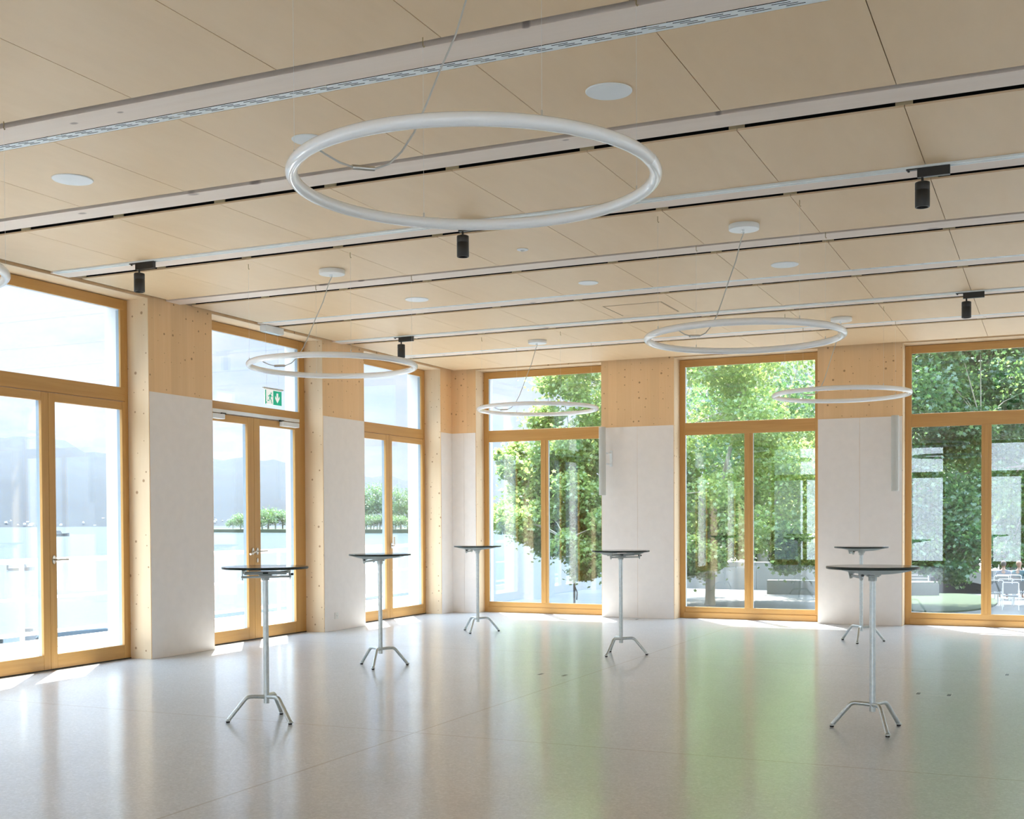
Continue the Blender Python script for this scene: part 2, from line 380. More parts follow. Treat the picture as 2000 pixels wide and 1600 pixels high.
# ------------------------------------------------------------------ windows and doors
def to_wall(side):
    """maps (along, depth, z): depth grows outwards from the wall's room face"""
    if side == 'left': return lambda u, d, z: (-d, u, z)
    if side == 'back': return lambda u, d, z: (u, d, z)
    if side == 'right': return lambda u, d, z: (XR+d, u, z)
    return lambda u, d, z: (u, YF-d, z)
def wbox(mb, T, u0, u1, d0, d1, z0, z1):
    a = T(u0, d0, z0); c = T(u1, d1, z1)
    mb.box(min(a[0], c[0]), max(a[0], c[0]), min(a[1], c[1]), max(a[1], c[1]), z0, z1)
def make_opening(name, label, side, u0, u1, kind, cat, handle='lever', closers=False):
    T = to_wall(side); root = empty(name, T((u0+u1)/2, D, 0)); inv = root.location.copy()
    tag(root, label, cat, kind='structure')
    def B(nm, mat, mb, par=root, bev=.003):
        mb.v = [(x-inv.x, y-inv.y, z-inv.z) for x, y, z in mb.v]
        return mb.build(nm, mat, par, bevel=bev)
    rail = m_oaky if side in ('left', 'right') else m_oakx
    cu = (u0+u1)/2; eps = .003
    d0, d1 = D, D+.024
    jam = .085 if kind == 'window' else (.05 if not closers else .125)
    # outer frame
    f = MB(); wbox(f, T, u0+eps, u0+jam, d0, d1, .001, HC-.01); wbox(f, T, u1-jam, u1-eps, d0, d1, .001, HC-.01)
    B('window_frame', m_oakz, f)
    f = MB(); wbox(f, T, u0+jam, u1-jam, d0+.001, d1, 3.655, HC-.01); B('head_rail', rail, f)
    f = MB(); wbox(f, T, u0+jam, u1-jam, d0+.001, d1, 2.70 if kind == 'door' else 2.665, 2.845); B('transom', rail, f)
    if kind == 'door':   # narrow side beads beside the top light
        f = MB(); wj = .105
        if not closers:
            wbox(f, T, u0+jam, u0+wj, d0+.002, d1, 2.845, 3.655); wbox(f, T, u1-wj, u1-jam, d0+.002, d1, 2.845, 3.655); B('glazing_bead', m_oakz, f, bev=0)
        ga, gb = (u0+wj, u1-wj) if not closers else (u0+jam, u1-jam)
    else:
        ga, gb = u0+jam, u1-jam
    f = MB(); wbox(f, T, ga-.01, gb+.01, d0+.012, d0+.032, 2.84, 3.66); B('transom_glass', m_glass, f, bev=0)
    # aluminium cladding seen edge-on through the panes
    f = MB()
    for (a, c, z0, z1) in ((u0+.004, ga-.004, 2.85, 3.65), (gb+.004, u1-.004, 2.85, 3.65)): wbox(f, T, a, c, d1+.001, .343, z0, z1)
    wbox(f, T, u0+.004, u1-.004, d1+.001, .343, 3.66, HC-.01); wbox(f, T, u0+.004, u1-.004, d1+.001, .343, 2.70, 2.84)
    B('outer_cladding', m_alu, f, bev=0)
    if kind == 'window':
        f = MB(); wbox(f, T, cu-.062, cu+.062, d0+.001, d1, .165, 2.665); wbox(f, T, cu-.022, cu+.022, d0-.008, d0+.001, .165, 2.665); B('mullion', m_oakz, f)
        f = MB(); wbox(f, T, u0+jam, u1-jam, d0+.001, d1, .001, .165); B('bottom_rail', rail, f)
        f = MB(); wbox(f, T, u0+.06, u1-.06, d0-.012, d0, .001, .085); B('sill_board', rail, f)
        panes = [(u0+jam, cu-.062), (cu+.062, u1-jam)]
        f = MB()
        for (a, c) in ((u0+.004, u0+jam-.004), (cu-.058, cu+.058), (u1-jam+.004, u1-.004)): wbox(f, T, a, c, d1+.001, .343, .16, 2.66)
        wbox(f, T, u0+.004, u1-.004, d1+.001, .343, 0.0, .155); B('outer_cladding', m_alu, f, bev=0)
        for (a, c) in panes:
            f = MB(); wbox(f, T, a-.008, c+.008, d0+.012, d0+.032, .16, 2.67); B('glass_pane', m_glass, f, bev=0)
    else:
        lo = .012; st = .075 if not closers else .115
        for s in (0, 1):
            a, c = (u0+jam+.002, cu-.0015) if s == 0 else (cu+.0015, u1-jam-.002)
            leaf = MB(); wi = .085 if not closers else .12
            so, si = (.055 if not closers else st, wi)
            aL, cL = (a+so, c-si) if s == 0 else (a+si, c-so)
            wbox(leaf, T, a, aL, d0-.012, d1-.002, lo, 2.695); wbox(leaf, T, cL, c, d0-.012, d1-.002, lo, 2.695)
            lf = B('door_leaf', m_oakz, leaf)
            rl = MB(); wbox(rl, T, aL, cL, d0-.011, d1-.002, lo, .152); wbox(rl, T, aL, cL, d0-.011, d1-.002, 2.61, 2.695)
            B('leaf_rail', rail, rl, lf)
            gp = MB(); wbox(gp, T, aL-.01, cL+.01, d0+.002, d0+.024, .145, 2.62); B('glass_pane', m_glass, gp, lf, bev=0)
            oc = MB(); wbox(oc, T, a+.003, aL-.004, d1, .340, lo, 2.69); wbox(oc, T, cL+.004, c-.003, d1, .340, lo, 2.69)
            wbox(oc, T, aL, cL, d1, .340, lo, .148); wbox(oc, T, aL, cL, d1, .340, 2.615, 2.69); B('outer_cladding', m_alu, oc, lf, bev=0)
            if s == 1 or closers:
                hu = (cu+.045) if s == 1 else (cu-.045); hz = 1.075
                dd = d0-.012
                hb = MB(); pts = [T(hu+.021*math.cos(k*PI/8), dd, hz+.042*math.sin(k*PI/8)) for k in range(16)]
                base = [Vector(q) for q in pts]; off = Vector(T(0, -.010, 0))-Vector(T(0, 0, 0))
                hb.add(base+[q+off for q in base], [tuple(range(16)), tuple(reversed(range(16, 32)))]+[(k, k+16, (k+1) % 16+16, (k+1) % 16) for k in range(16)])
                sgn = 1 if s == 1 else -1
                end = (hu+sgn*.135, hz) if handle == 'lever' else (hu, hz+.13)
                if closers and s == 0: end = (hu-.115, hz-.03)
                hb.tube([T(hu, dd-.008, hz), T(hu, dd-.052, hz)], .009, 10)
                hb.tube([T(hu, dd-.05, hz), T(hu+(end[0]-hu)*.1, dd-.056, hz+(end[1]-hz)*.1), T(end[0], dd-.055, end[1])], .0115, 10)
                B('door_handle', m_steel, hb, lf, bev=0)
                if closers and s == 1:
                    kb = MB(); cc = [T(hu+.014*math.cos(k*PI/8), dd, hz-.11+.027*math.sin(k*PI/8)) for k in range(16)]
                    base = [Vector(q) for q in cc]
                    kb.add(base+[q+off for q in base], [tuple(range(16)), tuple(reversed(range(16, 32)))]+[(k, k+16, (k+1) % 16+16, (k+1) % 16) for k in range(16)])
                    B('lock_escutcheon', m_steel, kb, lf, bev=0)
        th = MB(); wbox(th, T, u0+.003, u1-.003, d0-.004, .34, .0005, .010); B('threshold', m_black, th, bev=0)
        if closers:
            cr = MB(); wbox(cr, T, u0+.02, u1-.17, d0-.035, d0-.002, 2.705, 2.748); B('closer_rail', m_whitemetal, cr)
            for (a, c) in ((u0+.13, u0+.48), (u1-.58, u1-.23)):
                cb = MB(); wbox(cb, T, a, c, d0-.075, d0-.013, 2.632, 2.690); bx = B('door_closer', m_whitemetal, cb, bev=.006)
                ar = MB(); wbox(ar, T, a-.03 if a > cu else c-.03, a+.05 if a > cu else c+.05, d0-.05, d0-.03, 2.688, 2.708); B('closer_arm', m_black, ar, bev=0)
    return root
make_opening('door_1', 'tall larch double door nearest the viewer on the lake side', 'left', *LEFT[0], 'door', 'door')
make_opening('door_2', 'tall larch double door with white closers and exit sign above', 'left', *LEFT[1], 'door', 'door', closers=True)
make_opening('door_3', 'tall larch double door closest to the room corner', 'left', *LEFT[2], 'door', 'door', handle='up')
for i, (a, bb) in enumerate(LEFT_MORE): make_opening('door_%d' % (i+4), 'tall larch double door beside the viewer, outside the view', 'left', a, bb, 'door', 'door')
lab = ['tall larch window next to the corner with lake and leaves outside', 'tall larch window in the middle of the tree-side wall', 'tall larch window at the right edge with cafe chairs outside', 'tall larch window beyond the right edge of the view']
for i, (a, bb) in enumerate(BACK): make_opening('window_%d' % (i+1), lab[i], 'back', a, bb, 'window', 'window')
for i, (a, bb) in enumerate(BACK): make_opening('window_%d' % (i+5), 'tall larch window in the wall behind the viewer', 'front', a, bb, 'window', 'window')

for i, (a, bb) in enumerate(LEFT+LEFT_MORE): make_opening('window_%d' % (i+9), 'tall larch window in the wall to the right, outside the view', 'right', a, bb, 'window', 'window')

# daylight sampling portals in the openings
def portal(loc, rot, sx, sy):
    l = bpy.data.lights.new('portal', 'AREA'); l.shape = 'RECTANGLE'; l.size = sx; l.size_y = sy; l.cycles.is_portal = True
    o = bpy.data.objects.new('portal', l); C.objects.link(o); o.location = loc; o.rotation_euler = rot
for a, bb in LEFT+LEFT_MORE: portal((-.585, (a+bb)/2, HC/2), (0, -PI/2, 0), HC, bb-a); portal((XR+.36, (a+bb)/2, HC/2), (0, PI/2, 0), HC, bb-a)
for a, bb in BACK:
    portal(((a+bb)/2, .585, HC/2), (-PI/2, 0, 0), bb-a, HC); portal(((a+bb)/2, YF-.42, HC/2), (PI/2, 0, 0), bb-a, HC)

# ------------------------------------------------------------------ ceiling: maple panels between timber beams
ceil = MB().box(-.001, XR, YF, .001, 4.0, 4.24).build('ceiling', m_felt)
tag(ceil, 'timber ceiling of maple panels between whitewashed beams', 'ceiling', kind='structure')
MOD = .9630; X0 = .100; PITCH = 1.592; FAR0 = -11.44
fars = [FAR0+PITCH*k for k in range(-5, 7)]+[-.108]
def near_of(k): return fars[k-1]+.385 if k > 0 else YF+.1
rest = MB(); rest_felt = MB()
for k, yf in enumerate(fars):
    yn = near_of(k)
    if yn > yf: continue
    for j in range(13):
        xa = X0+MOD*j+.0025; xb = X0+MOD*(j+1)-.0025
        if j == 12: xb = XR-.05
        if yf > -13.5 and j < 10: MB().box(xa, xb, yn, yf, HC, HC+.012).build('ceiling_panel', m_panel, ceil)
        else: rest.box(xa, xb, yn, yf, HC, HC+.012)
    fe = MB().box(X0+.004, XR-.06, yn+.012, yf-.02, HC+.013, HC+.075); fe.build('felt_layer', m_felt, ceil)
    bt = MB()
    for j in range(0, 14):
        xs = X0+MOD*j; bt.box(max(X0+.004, xs-.05), min(XR-.06, xs+.045), yn+.002, yn+.0115, HC+.013, HC+.07)
    bt.build('batten', m_batten, ceil)
o = rest.build('ceiling_panel', m_panel, ceil); tag(o, kind='stuff')
beams_y = [y for y in fars[:-1]]
for y in beams_y:
    MB().box(.012, XR-.02, y+.078, y+.302, HC+.004, 3.999).build('beam', m_beam, ceil, bevel=.002)
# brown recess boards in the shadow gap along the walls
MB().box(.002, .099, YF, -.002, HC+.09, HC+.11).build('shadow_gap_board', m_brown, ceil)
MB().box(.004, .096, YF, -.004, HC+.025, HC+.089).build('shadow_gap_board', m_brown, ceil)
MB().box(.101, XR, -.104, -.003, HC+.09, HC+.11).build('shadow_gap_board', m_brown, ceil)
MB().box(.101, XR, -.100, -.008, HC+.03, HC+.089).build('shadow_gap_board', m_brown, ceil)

# perforated strips: real slots
def perf_strip(y0, y1, x0, x1, name='perforated_strip'):
    mb = MB(); w = y1-y0; z = HC+.002; th = .0015
    mb.box(x0, x1, y0, y0+.012, z, z+th); mb.box(x0, x1, y1-.010, y1, z, z+th)
    rows = 3; rh = (w-.022)/rows; pit = .155; sl = .088
    for r in range(rows):
        ya = y0+.012+rh*r; yb = ya+rh
        mb.box(x0, x1, ya+rh*.52, yb, z, z+th)
        x = x0+(r*.030) % pit
        mb.box(x0, x, ya, ya+rh*.52, z, z+th)
        while x < x1:
            mb.box(min(x+sl, x1), min(x+pit, x1), ya, ya+rh*.52, z, z+th); x += pit
    return mb.build(name, m_perf, ceil)
yb = {k+1: FAR0+PITCH*k for k in range(7)}
perf_strip(yb[1]+.307, yb[1]+.384, .12, XR-.1)
perf_strip(yb[5]+.002, yb[5]+.076, .12, XR-.1)
perf_strip(yb[7]+.002, yb[7]+.076, .12, XR-.1)

# ------------------------------------------------------------------ lighting tracks with black spotlights
def track(y, label):
    o = empty('light_track', (.115, y, HC-.006))
    tag(o, label, 'lighting track', 'white lighting tracks')
    L_ = XR-.3
    m = MB(); m.box(0, L_, -.034, -.022, -.006, .03); m.box(0, L_, .022, .034, -.006, .03); m.box(0, L_, -.022, .022, .010, .03); m.box(0, L_, -.006, .006, -.004, .010)
    m.build('track_rail', m_trackmat, o, bevel=.001)
    MB().box(-.004, 0, -.034, .034, -.007, .03).build('end_cap', m_whitemetal, o)
    return o
TY3 = yb[3]+.040; TY6 = yb[6]+.040
track(TY3, 'long white lighting track passing behind the largest ring lamp')
track(TY6, 'long white lighting track close to the far window wall')
def make_spot():
    r = empty('track_spotlight', (0, 0, HC-.012))
    m = MB(); m.box(-.02, .185, -.018, .018, -.066, -.001); m.build('driver_box', m_black, r, bevel=.002)
    m = MB(); m.box(-.09, -.02, -.016, .016, -.012, -.001); m.tube([(-.075, 0, -.010), (-.075, 0, -.022)], .008, 10); m.build('locking_tab', m_black, r)
    m = MB(); m.tube([(.012, 0, -.06), (.012, 0, -.100)], .0085, 12); m.build('stem', m_black, r, smooth=True)
    m = MB(); m.lathe([(.035, 0), (.046, -.004), (.0475, -.008), (.0475, -.052), (.0462, -.054), (.0462, -.057), (.0475, -.059), (.0475, -.164), (.045, -.168), (.038, -.168), (.036, -.150), (.001, -.150)], (.012, 0, -.096), 32)
    m.build('lamp_body', m_black, r, smooth=True)
    m = MB(); m.lathe([(.001, 0), (.035, -.001), (.035, -.003), (.001, -.006)], (.012, 0, -.248), 24); m.build('lens', m_lens, r, smooth=True)
    return r
sp0 = make_spot()
spots = [(1.10, TY3, 'small black cylinder spotlight above the first lake door, leftmost on its track'),
         (4.35, TY3, 'black cylinder spotlight just below the rim of the largest ring lamp'),
         (7.77, TY3, 'large-looking black cylinder spotlight near the upper right of the ceiling'),
         (1.06, TY6, 'black cylinder spotlight right of the exit sign near the corner'),
         (7.745, TY6, 'black cylinder spotlight on the far track above the right window')]
for i, (x, y, l) in enumerate(spots):
    o = sp0 if i == 0 else copy_tree(sp0)
    o.location = (x, y, HC-.006); tag(o, l, 'spotlight', 'black track spotlights')

# ------------------------------------------------------------------ ceiling discs
def disc(x, y, r, label, cat, name='ceiling_speaker', rim=True):
    o = empty(name, (x, y, HC)); tag(o, label, cat)
    MB().lathe([(r, 0), (r, -.003), (r-.004, -.007), (r-.008, -.006), (.001, -.006)], (0, 0, -.0005), 48).build('rim', m_whitemetal, o, smooth=True)
    MB().lathe([(r-.008, -.0065), (r*.5, -.0085), (.001, -.0090)], (0, 0, 0), 48).build('grille', m_disc, o, smooth=True)
    return o
disc(2.50, -10.41, .135, 'round white ceiling speaker at the far left of the near panels', 'speaker')
disc(6.37, -10.42, .128, 'round white ceiling speaker above right of the largest ring lamp', 'speaker')
disc(4.43, -10.43, .105, 'round white ceiling speaker half hidden by the largest ring lamp', 'speaker')
disc(6.33, -5.57, .125, 'round white ceiling speaker above the right-hand ring lamp', 'speaker')
disc(2.47, -5.55, .125, 'round white ceiling speaker between the two left ring lamps', 'speaker')
disc(4.41, -5.58, .098, 'small round white ceiling speaker in the middle of the ceiling', 'speaker')
o = disc(4.41, -7.17, .050, 'tiny round white recessed ceiling sensor right of the middle spotlight', 'sensor', 'ceiling_sensor')
MB().lathe([(.020, -.0095), (.014, -.016), (.001, -.018)], (0, 0, 0), 20).build('sensor_eye', m_cable, o, smooth=True)
# access hatch: thin frame lines in the panel
h = empty('access_hatch', (4.42, -3.96, HC)); tag(h, 'square access hatch cut into the maple ceiling panel', 'hatch')
MB().box(-.315, .315, -.32, .32, -.0035, -.0005).build('hatch_panel', m_panel, h)
hf = MB(); w_ = .335
hf.box(-w_, w_, -w_, -w_+.012, -.0015, -.0004); hf.box(-w_, w_, w_-.012, w_, -.0015, -.0004); hf.box(-w_, -w_+.012, -w_, w_, -.0015, -.0004); hf.box(w_-.012, w_, -w_, w_, -.0015, -.0004)
hf.build('hatch_frame', m_brown, h)

# ------------------------------------------------------------------ ring lamps
RR = .765
def make_ring():
    r = empty('ring_pendant_lamp', (0, 0, 2.88))
    m = MB(); n = 128; m.tube([(RR*math.cos(2*PI*k/n), RR*math.sin(2*PI*k/n), 0) for k in range(n)], .0265, 20, closed=True)
    ring = m.build('ring_tube', m_ring, r, smooth=True)
    for k in range(4):
        a = 2*PI*k/4+.05; m = MB(); q = []
        m.tube([((RR)*math.cos(a+d), (RR)*math.sin(a+d), 0) for d in (-.010, -.005, 0, .005, .010)], .0269, 20); m.build('tube_joint', m_ring, ring, smooth=True)
    top = HC-2.88
    m = MB(); m.lathe([(.118, -.001), (.120, -.004), (.120, -.038), (.117, -.042), (.001, -.042)], (0, 0, top), 48); m.build('canopy', m_whitemetal, r, smooth=True)
    m = MB(); m.lathe([(.013, 0), (.013, -.016), (.006, -.024), (.001, -.024)], (-.01, 0, top-.042), 16); m.build('cable_gland', m_whitemetal, r, smooth=True)
    d = Vector((-.53, -.85, 0)).normalized()
    prof = [(0, top-.06), (.03, top-.12), (.09, top-.30), (.165, .43), (.23, .28), (.29, .15), (.35, .06), (.41, .0), (.47, -.028), (.55, -.040), (.63, -.028), (.69, -.005), (.745, .02)]
    pts = [d*s+Vector((0, 0, z)) for s, z in prof]
    m = MB(); m.tube(pts, .0042, 8); m.build('power_cable', m_cable, r, smooth=True)
    m = MB(); m.tube([d*.475+Vector((0, 0, -.029)), d*.575+Vector((0, 0, -.038))], .0105, 12); m.build('cable_connector', m_steel, r, smooth=True)
    for sx in (-1, 1):
        for sy in (-1, 1):
            p_ = Vector((sx*.541, sy*.541, 0))
            m = MB(); m.tube([p_+Vector((0, 0, .024)), p_+Vector((0, 0, top-.055))], .0007, 6); w = m.build('suspension_wire', m_wire, r)
            m = MB(); m.tube([p_+Vector((0, 0, top)), p_+Vector((0, 0, top-.038)), p_+Vector((.006, 0, top-.048)), p_+Vector((.011, 0, top-.042))], .0028, 8); m.build('ceiling_hook', m_brass, w, smooth=True)
            m = MB(); m.tube([p_+Vector((0, 0, .020)), p_+Vector((0, 0, .046))], .004, 8); m.build('wire_grip', m_steel, w, smooth=True)
    return r
ring0 = make_ring()
rings = [(6.34, -12.02, 'largest white ring lamp hanging in the upper middle of the hall'),
         (2.47, -7.17, 'white ring lamp hanging in front of the exit-sign door'),
         (6.34, -7.19, 'white ring lamp hanging left of the far track, before the middle window'),
         (2.48, -2.36, 'small-looking white ring lamp hanging before the corner window'),
         (6.33, -2.38, 'white ring lamp hanging before the timber pier left of the right window'),
         (2.47, -12.00, 'white ring lamp cut by the left edge of the photo')]
for i, (x, y, l) in enumerate(rings):
    o = ring0 if i == 0 else copy_tree(ring0)
    o.location = (x, y, 2.88); tag(o, l, 'ring lamp', 'white ring pendant lamps')

# ------------------------------------------------------------------ exit sign on wires
box_ = empty('sign_suspension_box', (.05, -4.76, HC)); tag(box_, 'small silver ceiling box the exit sign hangs from', 'junction box')
MB().box(-.045, .045, -.18, .18, -.075, 0.0).build('housing', m_whitemetal, box_, bevel=.004)
MB().box(-.040, .040, -.17, .17, -.080, -.075).build('cover_plate', m_silver, box_, bevel=.001)
sg = empty('exit_sign', (.06, -4.765, 2.83)); tag(sg, 'green and white emergency exit sign with running man and down arrow', 'exit sign')
MB().box(-.010, .010, -.20, .20, .185, .205).build('top_bar', m_silver, sg, bevel=.002)
MB().box(-.006, .006, -.166, .166, .004, .175).build('backing_plate', m_signwhite, sg, bevel=.001); MB().box(.0062, .0072, -.146, -.005, .006, .172).build('white_field', m_signwhite, sg); MB().box(-.004, .004, -.17, .17, .175, .186).build('hanger_strip', m_signwhite, sg)
def sx(u, v): return (u, v)
MB().box(.0062, .0075, -.005, .165, .005, .174).build('arrow_field', m_green, sg)
MB().box(.0062, .0075, -.165, -.146, .005, .174).build('green_border', m_green, sg)
MB().prism([(.060, .148), (.095, .148), (.095, .085), (.122, .115), (.122, .085), (.0775, .030), (.033, .085), (.033, .115), (.060, .085)], .0076, .0085, 'x').build('down_arrow', m_signwhite, sg)
rm = MB()  # running figure
cc = [(-.048+.010*math.cos(k*PI/6), .140+.010*math.sin(k*PI/6)) for k in range(12)]
rm.prism(cc, .0076, .0085, 'x')
for poly in ([(-.078, .122), (-.052, .128), (-.044, .116), (-.060, .082), (-.080, .088)],
             [(-.052, .124), (-.036, .104), (-.018, .104), (-.018, .097), (-.038, .096), (-.054, .112)],
             [(-.078, .122), (-.098, .104), (-.106, .112), (-.112, .108), (-.098, .094), (-.074, .110)],
             [(-.066, .086), (-.044, .066), (-.030, .030), (-.022, .020), (-.036, .020), (-.054, .056), (-.080, .082)],
             [(-.080, .090), (-.092, .056), (-.124, .054), (-.124, .046), (-.086, .046), (-.070, .082)],
             [(-.146, .032), (-.135, .032), (-.128, .020), (-.146, .020)]):
    rm.prism(poly, .0076, .0085, 'x')
rm.build('running_figure', m_green, sg)
wr = MB()
for y in (-.125, .115): wr.tube([(0, y, .205), (-.01, y*1.0, HC-2.83-.08)], .0012, 6)
wr.build('suspension_wire', m_wire, sg)

# ------------------------------------------------------------------ column loudspeakers on the back wall
def column_speaker(x, label, arm_dx):
    r = empty('column_speaker', (x, -.15, 1.80)); tag(r, label, 'column loudspeaker', 'slim white column loudspeakers')
    m = MB(); m.lathe([(.044, 0), (.050, .004), (.051, .012), (.051, .988), (.050, .996), (.044, 1.0)], (0, 0, 0), 40); m.build('cabinet', m_speaker, r, smooth=True)
    m = MB()
    pts = []; n = 14
    for k in range(n+1):
        a = -PI/2-1.15+2.3*k/n; pts.append((.0522*math.cos(a), .0522*math.sin(a)))
    inner = [(q[0]*.965, q[1]*.965) for q in reversed(pts)]
    m.prism(pts+inner, .03, .97, 'z'); m.build('grille', m_speaker, r)
    m = MB(); m.box(arm_dx-.022, arm_dx+.022, .135, .1455, .42, .66); m.build('wall_plate', m_whitemetal, r, bevel=.002)
    for z in (.46, .62):
        m = MB(); m.tube([(0, .04, z), (arm_dx*.6, .085, z), (arm_dx, .137, z)], .010, 10); m.lathe([(.014, -.014), (.014, .014)], (arm_dx*.6, .085, z), 16); m.build('swivel_arm', m_whitemetal, r, smooth=True)
    return r
column_speaker(2.56, 'slim white column loudspeaker on the wall beside the corner window', .085)
column_speaker(6.672, 'slim white column loudspeaker on the pier left of the right window', .02)

# ------------------------------------------------------------------ wall socket, floor boxes
so = empty('wall_socket', (.004, -3.335, .195)); tag(so, 'small white power socket low on the white pier behind the tables', 'socket')
MB().box(0, .008, -.042, .042, -.042, .042).build('cover_plate', m_socket, so, bevel=.003)
m = MB(); m.prism([(.028*math.cos(k*PI/3+.3), .028*math.sin(k*PI/3+.3)) for k in range(6)], .0081, .011, 'x'); m.build('socket_insert', m_socket, so)
m = MB()
for (a, c) in ((-.010, 0.003), (.010, .003), (0, -.006)): m.prism([(a+.003*math.cos(k*PI/4), c+.003*math.sin(k*PI/4)) for k in range(8)], .0111, .0118, 'x')
m.build('pin_hole', m_black, so)
def floor_box(x, y, sx_, sy_, label):
    r = empty('floor_outlet_cover', (x, y, 0)); tag(r, label, 'floor outlet', 'flush floor outlet covers')
    m = MB(); m.box(-sx_/2, sx_/2, -sy_/2, sy_/2, .0002, .0012); m.build('cover_plate', m_floor, r)
    m = MB(); e = .0022
    for q in ((-sx_/2-e, sx_/2+e, -sy_/2-e, -sy_/2), (-sx_/2-e, sx_/2+e, sy_/2, sy_/2+e), (-sx_/2-e, -sx_/2, -sy_/2, sy_/2), (sx_/2, sx_/2+e, -sy_/2, sy_/2)): m.box(*q, .0002, .0015)
    m.build('cover_rim', m_steel, r)
    for s in (-1, 1):
        m = MB(); m.box(s*(sx_/2-.016)-.015, s*(sx_/2-.016)+.015, -sy_/2+.012, -sy_/2+.115, .0013, .0022); m.build('cable_flap', m_black, r)
    return r
floor_box(7.70, -6.34, .27, .20, 'flush floor outlet with two black flaps right of the nearest right table')
floor_box(4.36, -6.38, .27, .20, 'flush floor outlet in the middle of the hall near a joint')
floor_box(8.32, -4.80, .27, .20, 'flush floor outlet at the right edge of the photo')
floor_box(3.01, -.26, .27, .18, 'flush floor outlet at the foot of the white pier by the corner window')

# ------------------------------------------------------------------ folding bar tables
def make_table():
    r = empty('bar_table', (0, 0, 0))
    R_ = .305; TZ = 1.112
    m = MB(); m.lathe([(R_-.014, TZ-.019), (R_-.002, TZ-.0175), (R_, TZ-.015), (R_, TZ-.003), (R_-.003, TZ), (R_-.02, TZ+.0005), (.001, TZ+.0005)], (0, 0, 0), 72); top = m.build('tabletop', m_tabletop, r, smooth=True)
    # rim band (metal strip round the edge)
    m = MB(); m.lathe([(R_+.0003, TZ-.0145), (R_+.0012, TZ-.0135), (R_+.0012, TZ-.0045), (R_+.0003, TZ-.0035)], (0, 0, 0), 72); m.f = m.f[:-2]; m.mi = m.mi[:-2]; m.build('edge_band', m_edge, top, smooth=True)
    # two curved wing brackets under the top
    for s in (-1, 1):
        x = s*.155; n = 14; up_ = []; dn = []
        for k in range(n+1):
            y = -.235+.47*k/n; up_.append((y, TZ-.019)); q = 1-(abs(y)/.235)**2.2
            dn.append((y, TZ-.021-.030*max(q, .02)))
        m = MB(); m.prism(up_+list(reversed(dn)), x-.004, x+.004, 'x'); m.box(x-.016 if s < 0 else x-.004, x+.004 if s < 0 else x+.016, -.20, .20, TZ-.0225, TZ-.0185)
        m.build('wing_bracket', m_bracket, r)
    # latch frame: upper channel, lower flat bar, end cheeks
    m = MB(); m.box(-.15, .15, -.022, .022, TZ-.060, TZ-.035); m.build('cross_channel', m_bracket, r, bevel=.003)
    m = MB(); m.box(-.175, .175, -.110, -.098, TZ-.079, TZ-.063); m.build('release_bar', m_bracket, r, bevel=.003)
    for s in (-1, 1):
        m = MB(); m.prism([(-.135, TZ-.024), (-.060, TZ-.024), (-.060, TZ-.040), (-.095, TZ-.060), (-.100, TZ-.088), (-.118, TZ-.092), (-.124, TZ-.070)], s*.166-.003, s*.166+.003, 'x'); m.build('latch_cheek', m_bracket, r)
    m = MB(); m.tube([(.158, -.105, TZ-.055), (.190, -.105, TZ-.055)], .008, 12); m.build('latch_knob', m_black, r, smooth=True)
    m = MB(); m.box(-.018, .018, -.026, -.0225, TZ-.054, TZ-.042); m.build('latch_button', m_tabletop, r)
    m = MB(); m.box(-.045, .045, -.035, .035, TZ-.072, TZ-.060); m.lathe([(.028, 0), (.028, .03)], (0, 0, TZ-.100), 24); m.build('head_plate', m_bracket, r, bevel=.002)
    m = MB(); m.tube([(0, 0, .125), (0, 0, .30), (0, 0, .8), (0, 0, TZ-.072)], .0205, 24); m.build('pole', m_galv, r, smooth=True)
    for k in range(3):
        a = 2*PI*k/3; ca, sa = math.cos(a), math.sin(a)
        pr = [(.012, .172), (.06, .176), (.112, .178)]
        for q in range(1, 6):      # bend
            th = math.radians(52)*q/5; pr.append((.112+.055*math.sin(th), .178-.055*(1-math.cos(th))))
        pr.append((.268, .020))
        m = MB(); m.tube([(s*ca, s*sa, z) for s, z in pr], .0148, 16); leg = m.build('leg', m_galv, r, smooth=True)
        m = MB(); m.lathe([(.022, .012), (.022, .017), (.016, .024)], (.272*ca, .272*sa, 0), 20); m.build('foot_collar', m_galv, leg, smooth=True)
        m = MB(); m.lathe([(.0125, .0), (.014, .003), (.014, .012)], (.272*ca, .272*sa, 0), 20); m.build('rubber_foot', m_rubber, leg, smooth=True)
    return r
tab0 = make_table()
tabs = [(3.425, -9.54, -17, 130, 'round bar table nearest the left, standing before the exit door'),
        (2.535, -6.45, 45, 15, 'round bar table standing before the door next to the corner'),
        (1.81, -2.79, 35, 15, 'small-looking round bar table farthest back, left of the corner window'),
        (4.395, -4.60, 15, 135, 'round bar table in the middle before the white pier and loudspeaker'),
        (6.545, -2.29, 29, 15, 'round bar table farthest back on the right, behind the large-looking table'),
        (7.470, -8.25, 58, 20, 'large-looking round bar table in front at the right')]
for i, (x, y, a, ta, l) in enumerate(tabs):
    o = tab0 if i == 0 else copy_tree(tab0)
    o.location = (x, y, 0); o.rotation_euler.z = math.radians(a); tag(o, l, 'bar table', 'round folding bar tables')
    # the bracket direction differs from table to table
    rel = math.radians(ta-90-a)
    for ch in [c for c in bpy.data.objects if c.parent == o and c.name.split('.')[0] in ('wing_bracket', 'cross_channel', 'release_bar', 'latch_cheek', 'latch_knob', 'latch_button', 'head_plate')]:
        ch.rotation_euler.z = rel

exec_outside = True
# ================================================================== outside
GZ = -1.5; LZ = -2.2
